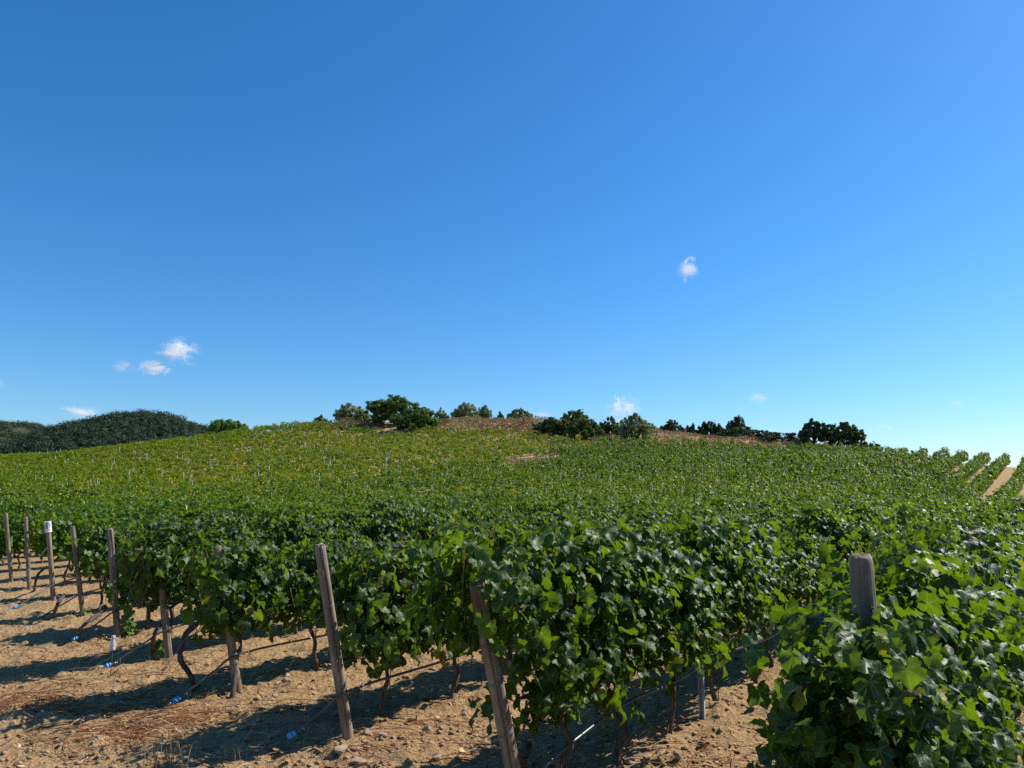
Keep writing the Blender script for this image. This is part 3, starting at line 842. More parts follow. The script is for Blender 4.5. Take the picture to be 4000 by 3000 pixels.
brng = np.random.default_rng(77)
near_ids = [i for i in order[:300]]
for rank, i in enumerate(near_ids):
    k, x, y = int(VK[i]), VXY[i, 0], VXY[i, 1]
    z = gz(x, y) if VD[i] < 30 else VZ[i]
    o = link('grape_vine', None, loc=(x, y, z), rotz=ROT, label='grape vine, %s from the end in %s' % (nth(int(VI[i])), rowphrase(k)), cat='vine', group='grape vines in the rows')
    d = VD[i]
    if rank < 16:
        # the nearest vines: own leaves, those that face the camera each an object
        rg = np.random.default_rng(500 + rank)
        first = VI[i] == 1
        kw = dict(ends=(1, 0)) if first else {}
        kw.update(h0=rg.uniform(0.52, 0.76), h1=rg.uniform(1.32, 1.68), L=rg.uniform(0.34, 0.46))
        if k == 0: kw.update(h1=1.62, w=0.31, h0=0.38, L=0.55, size=(0.045, 0.108))
        if k == 0 and first: kw.update(h1=1.45, w=0.24, L=0.42)
        if k == 1 and first: kw.update(h1=1.66, w=0.28)
        if k == 1 and VI[i] == 2: kw.update(h1=1.68, w=0.30)
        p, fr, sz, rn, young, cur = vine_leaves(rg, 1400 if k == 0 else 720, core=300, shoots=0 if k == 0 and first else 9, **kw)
        if k == 1 and first:            # this vine also hangs over the top of its end post
            pass
        if (k == 1 or k == 0) and first:
            p2, fr2, sz2, rn2, yg2, cu2 = vine_leaves(rg, 820, size=(0.045, 0.108), L=0.22, h0=0.30, h1=1.46, w=0.22, shoots=0, ends=(1, 0), core=120) if k == 0 else vine_leaves(rg, 340, L=0.34, h0=1.20, h1=1.70, w=0.26, shoots=5, ends=(1, 0))
            off = [-0.56 if k == 0 else -0.82, 0, 0]
            p = np.r_[p, p2 + off]; fr = np.r_[fr, fr2]; sz = np.r_[sz, sz2]; rn = np.r_[rn, rn2]; cur += [c + off for c in cu2]
        cam_l = np.array([-x, -y, CAMZ - z]); c_, s_ = math.cos(-ROT), math.sin(-ROT)
        cam_l = np.array([cam_l[0] * c_ - cam_l[1] * s_, cam_l[0] * s_ + cam_l[1] * c_, cam_l[2]])
        nd = cam_l / np.linalg.norm(cam_l)
        front = p @ nd + 0.10 * np.abs((fr[:, :, 2] * nd).sum(1)) + 0.5 * sz
        nsel = 190 if rank < 4 else 120 if rank < 10 else 80
        sel = np.argsort(-front)[:nsel]
        rest = np.ones(len(p), bool); rest[sel] = False
        v, f, r, u = scatter(p[rest], fr[rest], sz[rest], rn[rest], T_HI, rg)
        link('foliage', new_mesh('foliage', v, f, M_LEAF, True, {'rnd': r, 'leafuv': u}), o, kind='stuff')
        for j in sel:
            lo = link('leaf', LEAFM[int(rg.integers(0, len(LEAFM)))], o)
            Mx = Matrix([[*(fr[j][a] * sz[j]), p[j][a]] for a in range(3)] + [[0, 0, 0, 1]])
            lo.matrix_local = Mx
        link('shoots', shoots_mesh(rg, cur, 12), o)
        tb = MB()
        trunk_shape(rg, tb, lean=None)
        link('trunk', tb.mesh('trunk', M_BARK, True), o)
        link('training_rod', rod_mesh(rg), o)
    elif d < 17:
        nv = NEARV[int(brng.integers(0, len(NEARV)))]
        fo = link('foliage', nv[0], o, kind='stuff'); s = 0.94 + 0.12 * brng.random(); fo.scale = (1, 0.92 + 0.2 * brng.random(), s)
        if brng.random() < 0.5: fo.rotation_euler = (0, 0, math.pi)
        link('shoots', nv[1], o, rotz=fo.rotation_euler[2]); link('trunk', nv[2], o); link('training_rod', nv[3], o)
    else:
        nv = MIDV[int(brng.integers(0, len(MIDV)))]
        fo = link('foliage', nv[0], o, kind='stuff'); s = 0.92 + 0.14 * brng.random(); fo.scale = (1, 0.92 + 0.2 * brng.random(), s)
        if brng.random() < 0.5: fo.rotation_euler = (0, 0, math.pi)
        link('trunk', nv[1], o)
    if d < 9:
        for _ in range(int(brng.integers(0, 3))):
            b = link('grape_bunch', BUNCH[int(brng.integers(0, 3))], o); b.location = (brng.uniform(-0.4, 0.4), brng.choice([-1, 1]) * brng.uniform(0.10, 0.22), brng.uniform(0.6, 0.78))

# the other vines: two masses of foliage with their trunks
def mass(name, ids, mat, label, h1, level_sizes, bush):
    vs, fs, rs, n = [], [], [], 0
    tb = MB()
    rg = np.random.default_rng(len(ids))
    c_, s_ = math.cos(ROT), math.sin(ROT)
    Rz = np.array([[c_, -s_, 0], [s_, c_, 0], [0, 0, 1]])
    pools = []
    for cnt, tm, sc_, _ in level_sizes:
        pools.append([vine_leaves(rg, cnt, h1=h1, shoots=bush, size=(0.075 * sc_, 0.135 * sc_)) for _ in range(24)])
    groups = {}
    for i in ids:
        lv = next(j for j, L_ in enumerate(level_sizes) if VD[i] < L_[3])
        p, fr, sz, rn, yg, cu = pools[lv][int(rg.integers(0, 24))]
        flip = 1 if rg.random() < 0.5 else -1
        R2 = Rz @ np.diag([flip, flip, 1.0])
        sh = 0.80 + 0.36 * vnoise(np.array([VXY[i, 0] * 0.11]), np.array([VXY[i, 1] * 0.11]), 3)[0] + 0.10 * rg.standard_normal()
        fr_ = np.clip((vpx[i] - 3000) / 400, 0, 1) * np.clip((VD[i] - 30) / 12, 0, 1)
        sh *= 1 - 0.13 * fr_
        pp = (p * [1.05, 1.0 - 0.10 * fr_, sh]) @ R2.T + [VXY[i, 0], VXY[i, 1], VZ[i]]
        pt = vnoise(np.array([VXY[i, 0] * 0.06]), np.array([VXY[i, 1] * 0.06]), 8)[0] - 0.5
        rr = np.clip(rn + 0.45 * pt + 0.16 * rg.standard_normal(), 0, 1)
        groups.setdefault(lv, []).append((pp, R2[None] @ fr, sz, rr))
        if VD[i] < 100 and vpx[i] > 1500:
            tb.tube(np.array([(VXY[i, 0], VXY[i, 1], VZ[i] - 0.05), (VXY[i, 0] + 0.04 * rg.standard_normal(), VXY[i, 1], VZ[i] + 0.7)]), 0.024, 4, False)
    for lv, L_ in groups.items():
        v, f, r, u = scatter(np.concatenate([g[0] for g in L_]), np.concatenate([g[1] for g in L_]), np.concatenate([g[2] for g in L_]), np.concatenate([g[3] for g in L_]), level_sizes[lv][1], rg)
        vs.append(v); fs.append(f + n); rs.append(r); n += len(v)
    o = link(name, new_mesh(name, np.concatenate(vs), np.concatenate(fs), mat, False, {'rnd': np.concatenate(rs)}), label=label, cat='vines', kind='stuff')
    if tb.n: link('trunks', tb.mesh('trunks', M_BARK), o, kind='stuff')
    print(name, len(ids), sum(len(f) for f in fs))
rest_ids = np.where(~single)[0]
up = VXY[:, 1] > upper_from(vpx)
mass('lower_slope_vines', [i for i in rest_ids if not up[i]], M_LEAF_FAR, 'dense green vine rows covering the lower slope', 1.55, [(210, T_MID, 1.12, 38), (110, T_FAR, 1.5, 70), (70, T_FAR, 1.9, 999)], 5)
mass('upper_slope_vines', [i for i in rest_ids if up[i]], M_LEAF_UPPER, 'yellowing vine rows covering the upper slope', 1.30, [(110, T_FAR, 1.35, 75), (75, T_FAR, 1.7, 999)], 4)

# ------------------------------------------------------------------ steel stakes in the rows
def stake_mesh(h, holes=True):
    mb = MB(); w, dpt, t = 0.024, 0.017, 0.003
    xs = [(-w, -dpt), (w, -dpt), (w, dpt), (w - 0.010, dpt), (w - 0.010, dpt - t), (w - t, dpt - t), (w - t, -dpt + t), (-w + t, -dpt + t), (-w + t, dpt - t), (-w + 0.010, dpt - t), (-w + 0.010, dpt), (-w, dpt)]
    n = len(xs); v = [(a, b, -0.2) for a, b in xs] + [(a, b, h) for a, b in xs]
    q = [(i_, (i_ + 1) % n, n + (i_ + 1) % n, n + i_) for i_ in range(n)]
    q += [(n + 0, n + 1, n + 6, n + 7), (n + 1, n + 2, n + 5, n + 6), (n + 2, n + 3, n + 4, n + 5), (n + 11, n + 0, n + 7, n + 8), (n + 8, n + 9, n + 10, n + 11)]
    mb.add(v, q)
    if holes:
        for z in np.arange(0.25, h, 0.11):
            for sg in (-1, 1):
                x0 = sg * (w + 0.0015)
                mb.add([(x0, -0.006, z), (x0, 0.006, z), (x0, 0.004, z + 0.022), (x0, -0.004, z + 0.022), (x0 + sg * 0.006, 0, z + 0.02)], None, [(0, 1, 4), (1, 2, 4), (2, 3, 4), (3, 0, 4)])
    return mb.mesh('stake', M_STEEL)
ST_NEAR = [stake_mesh(h) for h in (1.30, 1.38, 1.46)]
ST_FAR = [stake_mesh(h, False) for h in (1.45, 1.55, 1.66)]
srng = np.random.default_rng(31)
STK = []
for k in range(0, 84):
    base = ROOT[k][:2] if k in ROOT else S0 + k * STEP
    t = {0: 5.5, 1: 2.72}.get(k, 2.0 + 4.6 * srng.random()); n_ = 0
    while t < 170:
        xy = base + U * t + V * 0.05; n_ += 1
        STK.append((k, n_, xy[0], xy[1])); t += 9.2 + 0.3 * srng.standard_normal()
SXY = np.array([s[2:4] for s in STK]); SZ = H0(SXY[:, 0], SXY[:, 1])
spx, spy, sfw = project(np.c_[SXY, SZ + 1.6])
sok = (spx > -30) & (spx < 4030) & (sfw > 1) & (SXY[:, 1] < ymax_of(spx))
sidx = np.where(sok)[0]; sd = np.hypot(SXY[:, 0], SXY[:, 1])
sidx = sidx[np.argsort(sd[sidx])]
for r_, i in enumerate(sidx[:300]):
    k, n_ = STK[i][:2]
    me = (ST_NEAR if sd[i] < 14 else ST_FAR)[int(srng.integers(0, 3))]
    o = link('steel_stake', me, loc=(*SXY[i], gz(*SXY[i]) if sd[i] < 30 else SZ[i]), rotz=ROT + math.pi / 2 + 0.15 * srng.standard_normal(),
             label='pale galvanised steel stake, %s along %s' % (nth(n_), rowphrase(k)), cat='stake', group='steel stakes in the vine rows')
    o.rotation_euler[0] = 0.03 * srng.standard_normal(); o.rotation_euler[1] = 0.03 * srng.standard_normal()
mb = MB()
for i in sidx[300:]:
    h = 1.32 + 0.30 * srng.random(); x, y = SXY[i]; z = SZ[i]; w = 0.021
    v = np.array([(sx_ * w, sy_ * w, zz) for zz in (-0.1, h) for sx_, sy_ in ((-1, -1), (1, -1), (1, 1), (-1, 1))]) + [x, y, z]
    v[4:, :2] += 0.05 * srng.standard_normal(2)
    mb.add(v, [(0, 1, 5, 4), (1, 2, 6, 5), (2, 3, 7, 6), (3, 0, 4, 7), (4, 5, 6, 7)])
if mb.n: link('distant_steel_stakes', mb.mesh('distant_steel_stakes', M_STEEL), label='pale steel stakes poking out of the far vine rows', cat='stakes', kind='stuff')

# ------------------------------------------------------------------ trees and bushes on the crest
def tree_leaf(name, c0, c1, c2, t):
    return leaf_material(name, [(0.0, c0), (0.5, c1), (1.0, c2)], trans=t, tfac=0.22, rough=0.6, spec=0.2)
M_T = {'oak': tree_leaf('dark_evergreen_leaf', (0.042, 0.073, 0.016), (0.081, 0.127, 0.026), (0.137, 0.195, 0.044), (0.234, 0.338, 0.039)),
       'olive': tree_leaf('olive_leaf', (0.124, 0.163, 0.058), (0.221, 0.267, 0.104), (0.338, 0.390, 0.176), (0.390, 0.468, 0.130)),
       'green': tree_leaf('bright_bush_leaf', (0.052, 0.101, 0.017), (0.091, 0.163, 0.029), (0.150, 0.240, 0.047), (0.286, 0.416, 0.052)),
       'hill2': tree_leaf('far_scrub_leaf', (0.026, 0.044, 0.018), (0.052, 0.078, 0.032), (0.090, 0.120, 0.052), (0.12, 0.17, 0.04)),
       'hill': tree_leaf('far_wood_leaf_hazed', (0.020, 0.036, 0.022), (0.036, 0.060, 0.034), (0.064, 0.096, 0.052), (0.08, 0.12, 0.03)),  # distance haze is put into this leaf colour as a slight blue tint
       'dark': tree_leaf('near_black_leaf', (0.023, 0.042, 0.016), (0.047, 0.074, 0.026), (0.083, 0.120, 0.044), (0.156, 0.234, 0.039))}

def leaf_blob(rng, center, rad, n, size):
    """leaves in clumps over and through an ellipsoid"""
    nc = max(10, n // 45)
    d = rng.standard_normal((nc, 3)); d /= np.linalg.norm(d, axis=1)[:, None]; 
    cpos = d * (0.55 + 0.42 * rng.random((nc, 1)))
    w = rng.integers(0, nc, n)
    e = rng.standard_normal((n, 3)); e /= np.linalg.norm(e, axis=1)[:, None]
    p = cpos[w] + e * 0.24 * rng.random((n, 1)) ** 0.4
    nr = e * 0.8 + d[w] * 0.5 + 0.4 * rng.standard_normal((n, 3))
    pos = p * rad + center
    fr = frames(nr, rng.standard_normal((n, 3)))
    tone = np.clip(0.45 + 0.30 * rng.standard_normal(nc), 0, 1)[w] * 0.6 + 0.4 * rng.random(n)
    return pos, fr, size * rng.uniform(0.7, 1.3, n), tone

TREES = [  # px0, px1, top, base, distance, kind, label, name, lobes
    (805, 972, 1634, 1706, 150, 'green', 'lone spreading tree on the slope beside the far wooded hill', 'tree'),
    (1195, 1310, 1622, 1664, 158, 'oak', 'low dark bush at the left end of the crest bushes', 'bush'),
    (1302, 1445, 1577, 1662, 152, 'olive', 'grey-green tree just left of the biggest crest tree', 'tree'),
    (1425, 1660, 1548, 1690, 141, 'oak', 'biggest dark tree on the hill crest, ragged top', 'tree'),
    (1530, 1728, 1592, 1692, 134, 'green', 'rounded green bush in front of the biggest crest tree', 'bush'),
    (1685, 1760, 1592, 1650, 160, 'olive', 'small pale olive bush right of the biggest crest tree', 'bush'),
    (1755, 1880, 1571, 1650, 158, 'olive', 'wide pale olive tree in the middle of the crest', 'tree'),
    (1850, 1925, 1580, 1650, 162, 'olive', 'narrow olive tree with a dark tip behind the wide olive', 'tree'),
    (1915, 1985, 1610, 1650, 164, 'dark', 'low dark bush between two olive trees', 'bush'),
    (1975, 2080, 1592, 1655, 155, 'olive', 'round pale olive tree standing alone on brown grass', 'tree'),
    (2198, 2310, 1596, 1690, 146, 'oak', 'round-topped dark tree above the long dark thicket', 'tree'),
    (2080, 2240, 1628, 1704, 128, 'dark', 'dark thicket bush at the brown grass edge', 'bush'),
    (2190, 2360, 1632, 1712, 125, 'oak', 'dark thicket bush below the round-topped tree', 'bush'),
    (2340, 2425, 1624, 1710, 127, 'oak', 'dark upright bush beside the grey-green bush', 'bush'),
    (2400, 2550, 1619, 1716, 122, 'olive', 'big rounded grey-green bush at the end of the thicket', 'bush'),
    (2530, 2575, 1650, 1690, 152, 'dark', 'small dark bush just past the grey-green bush', 'bush'),
    (2584, 2668, 1634, 1690, 150, 'dark', 'isolated round dark tree on the skyline', 'tree'),
    (2672, 2726, 1650, 1695, 148, 'dark', 'little pointed dark bush on the skyline', 'bush'),
    (2736, 2824, 1634, 1705, 145, 'dark', 'flat-topped dark tree on the skyline', 'tree'),
    (2822, 2930, 1630, 1710, 142, 'dark', 'domed dark tree next to the flat-topped one', 'tree'),
    (2790, 2960, 1668, 1722, 136, 'dark', 'dark hedge bush under the domed tree', 'bush'),
    (2900, 3030, 1678, 1735, 124, 'dark', 'upper dark bush of the descending hedge', 'bush'),
    (2985, 3100, 1692, 1742, 119, 'dark', 'middle dark bush of the descending hedge', 'bush'),
    (3070, 3165, 1704, 1750, 116, 'dark', 'lowest dark bush of the descending hedge', 'bush'),
    (3128, 3245, 1638, 1752, 113, 'dark', 'left tree of the dark pair, sky showing through', 'tree'),
    (3232, 3368, 1648, 1756, 112, 'dark', 'right tree of the dark pair, leaning branches', 'tree'),
    (3340, 3420, 1718, 1760, 110, 'dark', 'straggling low bush at the foot of the dark pair', 'bush')]
for n_, (x0, x1, yt, yb, Y, kind, label, nm) in enumerate(TREES):
    rg = np.random.default_rng(900 + n_)
    if n_ >= 15: x0, x1 = x0 - 10, x1 + 10
    a = at(x0, yb, Y); b = at(x1, yb, Y); top = at((x0 + x1) / 2, yt, Y)
    wid = b[0] - a[0]; cx = 0.5 * (a[0] + b[0])
    gz0 = float(H0(np.array([cx]), np.array([Y]))[0])
    hgt = top[2] - gz0
    name = 'evergreen_tree' if nm == 'tree' else 'evergreen_bush'
    if kind == 'olive': name = 'olive_' + nm
    o = link(name, None, loc=(cx, Y, gz0), label=label, cat=nm)
    low = 0.06 * hgt if nm == 'tree' else 0.0
    if n_ in (24, 25): low = 0.16 * hgt
    P_, F_, S_, R_ = [], [], [], []
    area = wid * hgt
    total = int(np.clip(area * 330, 1800, 15000))
    lobes = []
    nl = 5
    for j in range(nl):                                          # upper lobes give the outline, lower ones fill to the ground
        f = (j + 0.5) / nl
        topf = 1 - (0.40 if nm == 'bush' else 0.30) * abs(2 * f - 1) ** 2.4 - 0.14 * rg.random() * (j != 2)
        zt = hgt * topf; rz = (zt - low) * 0.36
        lobes.append((np.array([(f - 0.5) * wid * 0.80 + 0.03 * wid * rg.standard_normal(), wid * 0.15 * rg.standard_normal(), zt - rz]), np.array([wid * 0.20, wid * 0.24, rz]), 1.0))
    for j in range(4):
        f = (j + 0.5) / 4
        rz = (hgt - low) * 0.30
        lobes.append((np.array([(f - 0.5) * wid * 0.76, wid * 0.15 * rg.standard_normal(), low + rz * 0.9]), np.array([wid * 0.17, wid * 0.2, rz]), 0.8))
    for c_, r_, w_ in lobes:
        p, fr, s_, t = leaf_blob(rg, c_, r_, int(total * w_ / 8.2), 0.30 if kind != 'olive' else 0.27)
        P_.append(p); F_.append(fr); S_.append(s_); R_.append(t)
    ns = total // 22                                              # stray sprays that break the outline
    d = rg.standard_normal((ns, 3)); d /= np.linalg.norm(d, axis=1)[:, None]; d[:, 2] = np.abs(d[:, 2])
    d = np.repeat(d[:max(8, ns // 9)], 9, 0)
    kq = 0.86 + 0.20 * np.tile(np.linspace(0, 1, 9), len(d) // 9)
    P_.append(d * kq[:, None] * [wid * 0.5, wid * 0.4, hgt - low] * [1, 1, 0.86] + [0, 0, low] + 0.16 * rg.standard_normal((len(d), 3)))
    F_.append(frames(rg.standard_normal((len(d), 3)), rg.standard_normal((len(d), 3)))); S_.append(0.30 * rg.uniform(0.6, 1.2, len(d))); R_.append(rg.random(len(d)) * 0.8)
    pz = np.concatenate(P_); pz[:, 2] = np.maximum(pz[:, 2], 0.05)
    v, f, r, u = scatter(pz, np.concatenate(F_), np.concatenate(S_), np.concatenate(R_), T_FAR, rg)
    link('crown', new_mesh('crown', v, f, M_T[kind], False, {'rnd': r}), o)
    mb = MB()
    fork = np.array([0.05 * wid * rg.standard_normal(), 0, max(low * 0.8, hgt * 0.15)])
    mb.tube(spline([(0, 0, -0.3), fork * [0.5, 0.5, 0.5], fork], 6), np.linspace(0.05, 0.036, 6) * max(hgt, 2.5), 7)
    for j in range(6):
        f = (j + 0.5) / 6
        e = np.array([(f - 0.5) * wid * 0.7, 0.15 * wid * rg.standard_normal(), hgt * (0.85 - 0.4 * abs(2 * f - 1))])
        mb.tube(spline([fork, fork * 0.45 + e * 0.55 + 0.1 * rg.standard_normal(3), e], 6), np.linspace(0.026, 0.006, 6) * max(hgt, 2.5), 5, False)
    link('trunk', mb.mesh('trunk', M_TREEBARK, True), o)

# dry brown scrub and grass between the crest bushes
M_SCRUB = leaf_material('dry_scrub', [(0.0, (0.10, 0.055, 0.028)), (0.5, (0.21, 0.128, 0.058)), (0.8, (0.34, 0.245, 0.11)), (1.0, (0.44, 0.35, 0.17))], trans=(0.4, 0.25, 0.12), tfac=0.2, rough=0.8, spec=0.2)
def scrub(name, label, pxr, Yr, n, hgt, bias):
    rg = np.random.default_rng(n)
    px = rg.uniform(*pxr, n); Y = rg.uniform(*Yr, n)
    x = (px - 2000) / F * Y * 1.0
    z = H0(x, Y)
    pt = vnoise(x * 0.45, Y * 0.25, 6)
    p = np.c_[x, Y, z + rg.random(n) * hgt * (0.15 + 1.7 * pt ** 2)]
    nr = np.c_[rg.standard_normal(n), rg.standard_normal(n) - 0.6, 0.4 * rg.standard_normal(n)]
    tip = np.c_[0.4 * rg.standard_normal((n, 2)), np.ones(n)]
    v, f, r, u = scatter(p, frames(nr, tip), rg.uniform(0.14, 0.30, n), np.clip(bias + 0.9 * (pt - 0.5) + 0.22 * rg.standard_normal(n), 0, 1), T_FAR, rg)
    link(name, new_mesh(name, v, f, M_SCRUB, False, {'rnd': r}), label=label, cat='scrub', kind='stuff')
scrub('dry_scrub', 'brown dry scrub along the hill crest between the bushes', (1690, 2260), (128, 162), 20000, 0.75, 0.50)
scrub('dry_scrub', 'dry brown scrub at the foot of the biggest crest tree', (1150, 1500), (134, 162), 9000, 0.8, 0.38)
scrub('dry_grass', 'pale dry grass bank below the isolated dark tree', (2240, 3330), (110, 150), 26000, 0.6, 0.60)
scrub('dry_grass', 'small strip of dry grass in the gap between the vine plots', (1990, 2195), (92, 101), 2200, 0.5, 0.85)

# ------------------------------------------------------------------ far wooded hills
def wooded_hill(name, label, prof, Y, depth, seed, ntree, kind, tlabel):
    rg = np.random.default_rng(seed)
    pxs = np.array([p[0] for p in prof], float); pys = np.array([p[1] for p in prof], float)
    crest = np.array([at(a, b, Y) for a, b in prof])
    X = np.linspace(crest[0, 0], crest[-1, 0], 90)
    zc = np.interp(X, crest[:, 0], crest[:, 2]) - 4.0
    D = np.linspace(-1, 1, 40)
    XX, DD = np.meshgrid(X, D, indexing='xy')
    def hh(x, d):
        zz = np.interp(x, X, zc)
        return (zz + 8) * (np.cos(np.clip(d, -1, 1) * math.pi) * 0.5 + 0.5) ** 0.8 - 8 + 5 * fbm(x * 0.02, d * depth * 0.02, seed, 3)
    ZZ = hh(XX, DD)
    v = np.c_[XX.ravel(), (Y + DD * depth).ravel(), ZZ.ravel()]
    nx_ = len(X); ii = np.arange(len(D) - 1)[:, None] * nx_ + np.arange(nx_ - 1)[None]
    M_H = bark_material(name + '_soil', (0.03, 0.038, 0.018), (0.12, 0.10, 0.06), (0.05, 0.05, 0.05))
    link(name, new_mesh(name, v, np.stack([ii, ii + 1, ii + nx_ + 1, ii + nx_], -1).reshape(-1, 4), M_H, True), kind='structure', label=label)
    x = rg.uniform(X[0], X[-1], ntree); d = rg.uniform(-0.85, 0.15, ntree)
    z = hh(x, d)
    bare = vnoise(x * 0.03, d * depth * 0.03, seed + 3)
    ok = (bare < 0.86) | (name == 'near_hill'); x, d, z = x[ok], d[ok], z[ok]
    nl = 80
    c = np.c_[x, Y + d * depth, z]
    rad = 2.0 + 4.5 * rg.random(len(x)) ** 2; c[:, 2] += 0.5 * rad * rg.random(len(x))
    e = rg.standard_normal((len(x), nl, 3)); e /= np.linalg.norm(e, axis=2)[..., None]; e[..., 2] = np.abs(e[..., 2])
    p = (c[:, None] + e * (rad[:, None, None] * [1, 1, 0.95]) * rg.uniform(0.6, 1.05, (len(x), nl, 1)) + [0, 0, 0.4]).reshape(-1, 3)
    fr = frames((e + 0.35 * rg.standard_normal(e.shape)).reshape(-1, 3), rg.standard_normal((len(p), 3)))
    tone = np.clip(np.repeat(rg.random(len(x)), nl) * 0.7 + 0.3 * rg.random(len(p)), 0, 1)
    v, f, r, u = scatter(p, fr, rg.uniform(0.6, 1.3, len(p)), tone, T_FAR, rg)
    link(name + '_forest', new_mesh(name + '_forest', v, f, M_T[kind], False, {'rnd': r}), label=tlabel, cat='forest', kind='stuff')
wooded_hill('near_hill', 'rounded dark hill beyond the left slope', [(-250, 1770), (100, 1740), (290, 1690), (340, 1668), (430, 1645), (520, 1624), (560, 1618), (640, 1622), (710, 1642), (780, 1662), (860, 1690), (1050, 1720), (1300, 1760)], 620, 210, 41, 5600, 'hill', 'dark evergreen wood covering the rounded hill')
wooded_hill('far_hill', 'paler hill at the left edge behind the rounded hill', [(-700, 1700), (-300, 1668), (-60, 1655), (20, 1657), (70, 1652), (150, 1664), (230, 1674), (300, 1690), (420, 1710), (700, 1760)], 850, 230, 43, 4200, 'hill2', 'patchy green scrub wood covering the far hill at the left edge')

# ------------------------------------------------------------------ clouds
def cloud_material(dens, hook=False):
    m = bpy.data.materials.new('cloud'); m.use_nodes = True; nt = m.node_tree
    nt.nodes.remove(nt.nodes['Principled BSDF']); out = nt.nodes['Material Output']
    tc = N(nt, 'ShaderNodeTexCoord'); oi = N(nt, 'ShaderNodeObjectInfo')
    add = N(nt, 'ShaderNodeVectorMath', operation='ADD'); nt.links.new(tc.outputs['Object'], add.inputs[0]); nt.links.new(oi.outputs['Location'], add.inputs[1])
    n1 = noise(nt, 1.5, 6, add.outputs[0], 0.66); n1.inputs['Distortion'].default_value = 0.9
    ln = N(nt, 'ShaderNodeVectorMath', operation='LENGTH'); nt.links.new(tc.outputs['Object'], ln.inputs[0])
    fall = math_n(nt, 'SUBTRACT', 0.50, math_n(nt, 'MULTIPLY', ln.outputs['Value'], 0.82))
    if hook:                                  # a torn body with a curl above it
        sx = N(nt, 'ShaderNodeSeparateXYZ'); nt.links.new(tc.outputs['Object'], sx.inputs[0]); X_, Z_ = sx.outputs['X'], sx.outputs['Z']
        def dist(cx, cz, ax=1.0):
            a = math_n(nt, 'MULTIPLY', math_n(nt, 'SUBTRACT', X_, cx), ax); b = math_n(nt, 'SUBTRACT', Z_, cz)
            return math_n(nt, 'SQRT', math_n(nt, 'ADD', math_n(nt, 'MULTIPLY', a, a), math_n(nt, 'MULTIPLY', b, b)))
        arc = math_n(nt, 'ABSOLUTE', math_n(nt, 'SUBTRACT', dist(0.14, 0.22), 0.34))
        cut = math_n(nt, 'MAXIMUM', math_n(nt, 'SUBTRACT', math_n(nt, 'SUBTRACT', X_, math_n(nt, 'MULTIPLY', Z_, 0.8)), 0.0), 0.0)
        f1 = math_n(nt, 'SUBTRACT', math_n(nt, 'SUBTRACT', 0.50, math_n(nt, 'MULTIPLY', arc, 5.0)), math_n(nt, 'MULTIPLY', cut, 3.0))
        f2 = math_n(nt, 'SUBTRACT', 0.78, math_n(nt, 'MULTIPLY', dist(-0.02, -0.02, 0.7), 1.9))
        f3 = math_n(nt, 'SUBTRACT', 0.36, math_n(nt, 'MULTIPLY', dist(-0.22, -0.50), 2.8))
        fall = math_n(nt, 'SUBTRACT', math_n(nt, 'MAXIMUM', math_n(nt, 'MAXIMUM', f1, f2), f3), math_n(nt, 'MULTIPLY', math_n(nt, 'ABSOLUTE', sx.outputs['Y']), 0.6))
    s = math_n(nt, 'ADD', fall, math_n(nt, 'MULTIPLY', math_n(nt, 'SUBTRACT', n1.outputs['Fac'], 0.5), 2.7 if hook else 2.8))
    mr = N(nt, 'ShaderNodeMapRange'); mr.inputs['From Min'].default_value = 0.0; mr.inputs['From Max'].default_value = 1.0
    mr.inputs['To Min'].default_value = 0.0; mr.inputs['To Max'].default_value = dens
    nt.links.new(s, mr.inputs['Value'])
    pv = N(nt, 'ShaderNodeVolumePrincipled'); pv.inputs['Color'].default_value = (1, 1, 1, 1); pv.inputs['Anisotropy'].default_value = 0.0
    nt.links.new(mr.outputs[0], pv.inputs['Density']); nt.links.new(pv.outputs[0], out.inputs['Volume'])
    return m
M_HOOK = cloud_material(0.035, True)
M_CL = {d: cloud_material(d * 2.2) for d in (0.05, 0.02, 0.008)}
def ico_mesh():
    import bmesh
    bm = bmesh.new(); bmesh.ops.create_icosphere(bm, subdivisions=3, radius=1.0)
    me = bpy.data.meshes.new('cloud'); bm.to_mesh(me); bm.free(); return me
CLOUDS = [(2690, 1052, 84, 110, 0.05, 'small hooked wisp of cloud alone in the upper sky'), (700, 1370, 135, 90, 0.02, 'larger puffy cloud above the wooded hill'),
          (598, 1434, 120, 55, 0.02, 'flat puff of cloud lower left of the larger one'), (480, 1430, 90, 40, 0.008, 'faint cloud shred left of the flat puff'),
          (312, 1610, 115, 50, 0.02, 'soft low cloud over the dip between the wooded hills'), (2438, 1602, 104, 96, 0.05, 'white cloud rising behind the dark thicket'),
          (2120, 1622, 90, 34, 0.008, 'faint cloud strip just above the brown crest'), (2962, 1556, 70, 46, 0.02, 'small white cloud above the domed dark tree'),
          (3736, 1576, 46, 18, 0.02, 'tiny flat cloud near the right edge'), (3800, 1558, 34, 12, 0.008, 'faintest speck of cloud at the right edge'),
          (3462, 1668, 46, 26, 0.02, 'tiny white cloud right of the dark tree pair'), (2, 1496, 40, 40, 0.008, 'cloud fragment cut by the left edge')]
for px, py, w, h, dn, label in CLOUDS:
    me = ico_mesh(); me.materials.append(M_HOOK if 'hooked' in label else M_CL[dn])
    c = at(px, py, 3000.0)
    o = link('cloud', me, loc=c, label=label, cat='cloud', group='small clouds in the blue sky')
    s = 3000.0 / F
    o.scale = (0.78 * w * s, 0.5 * w * s, 0.78 * h * s)

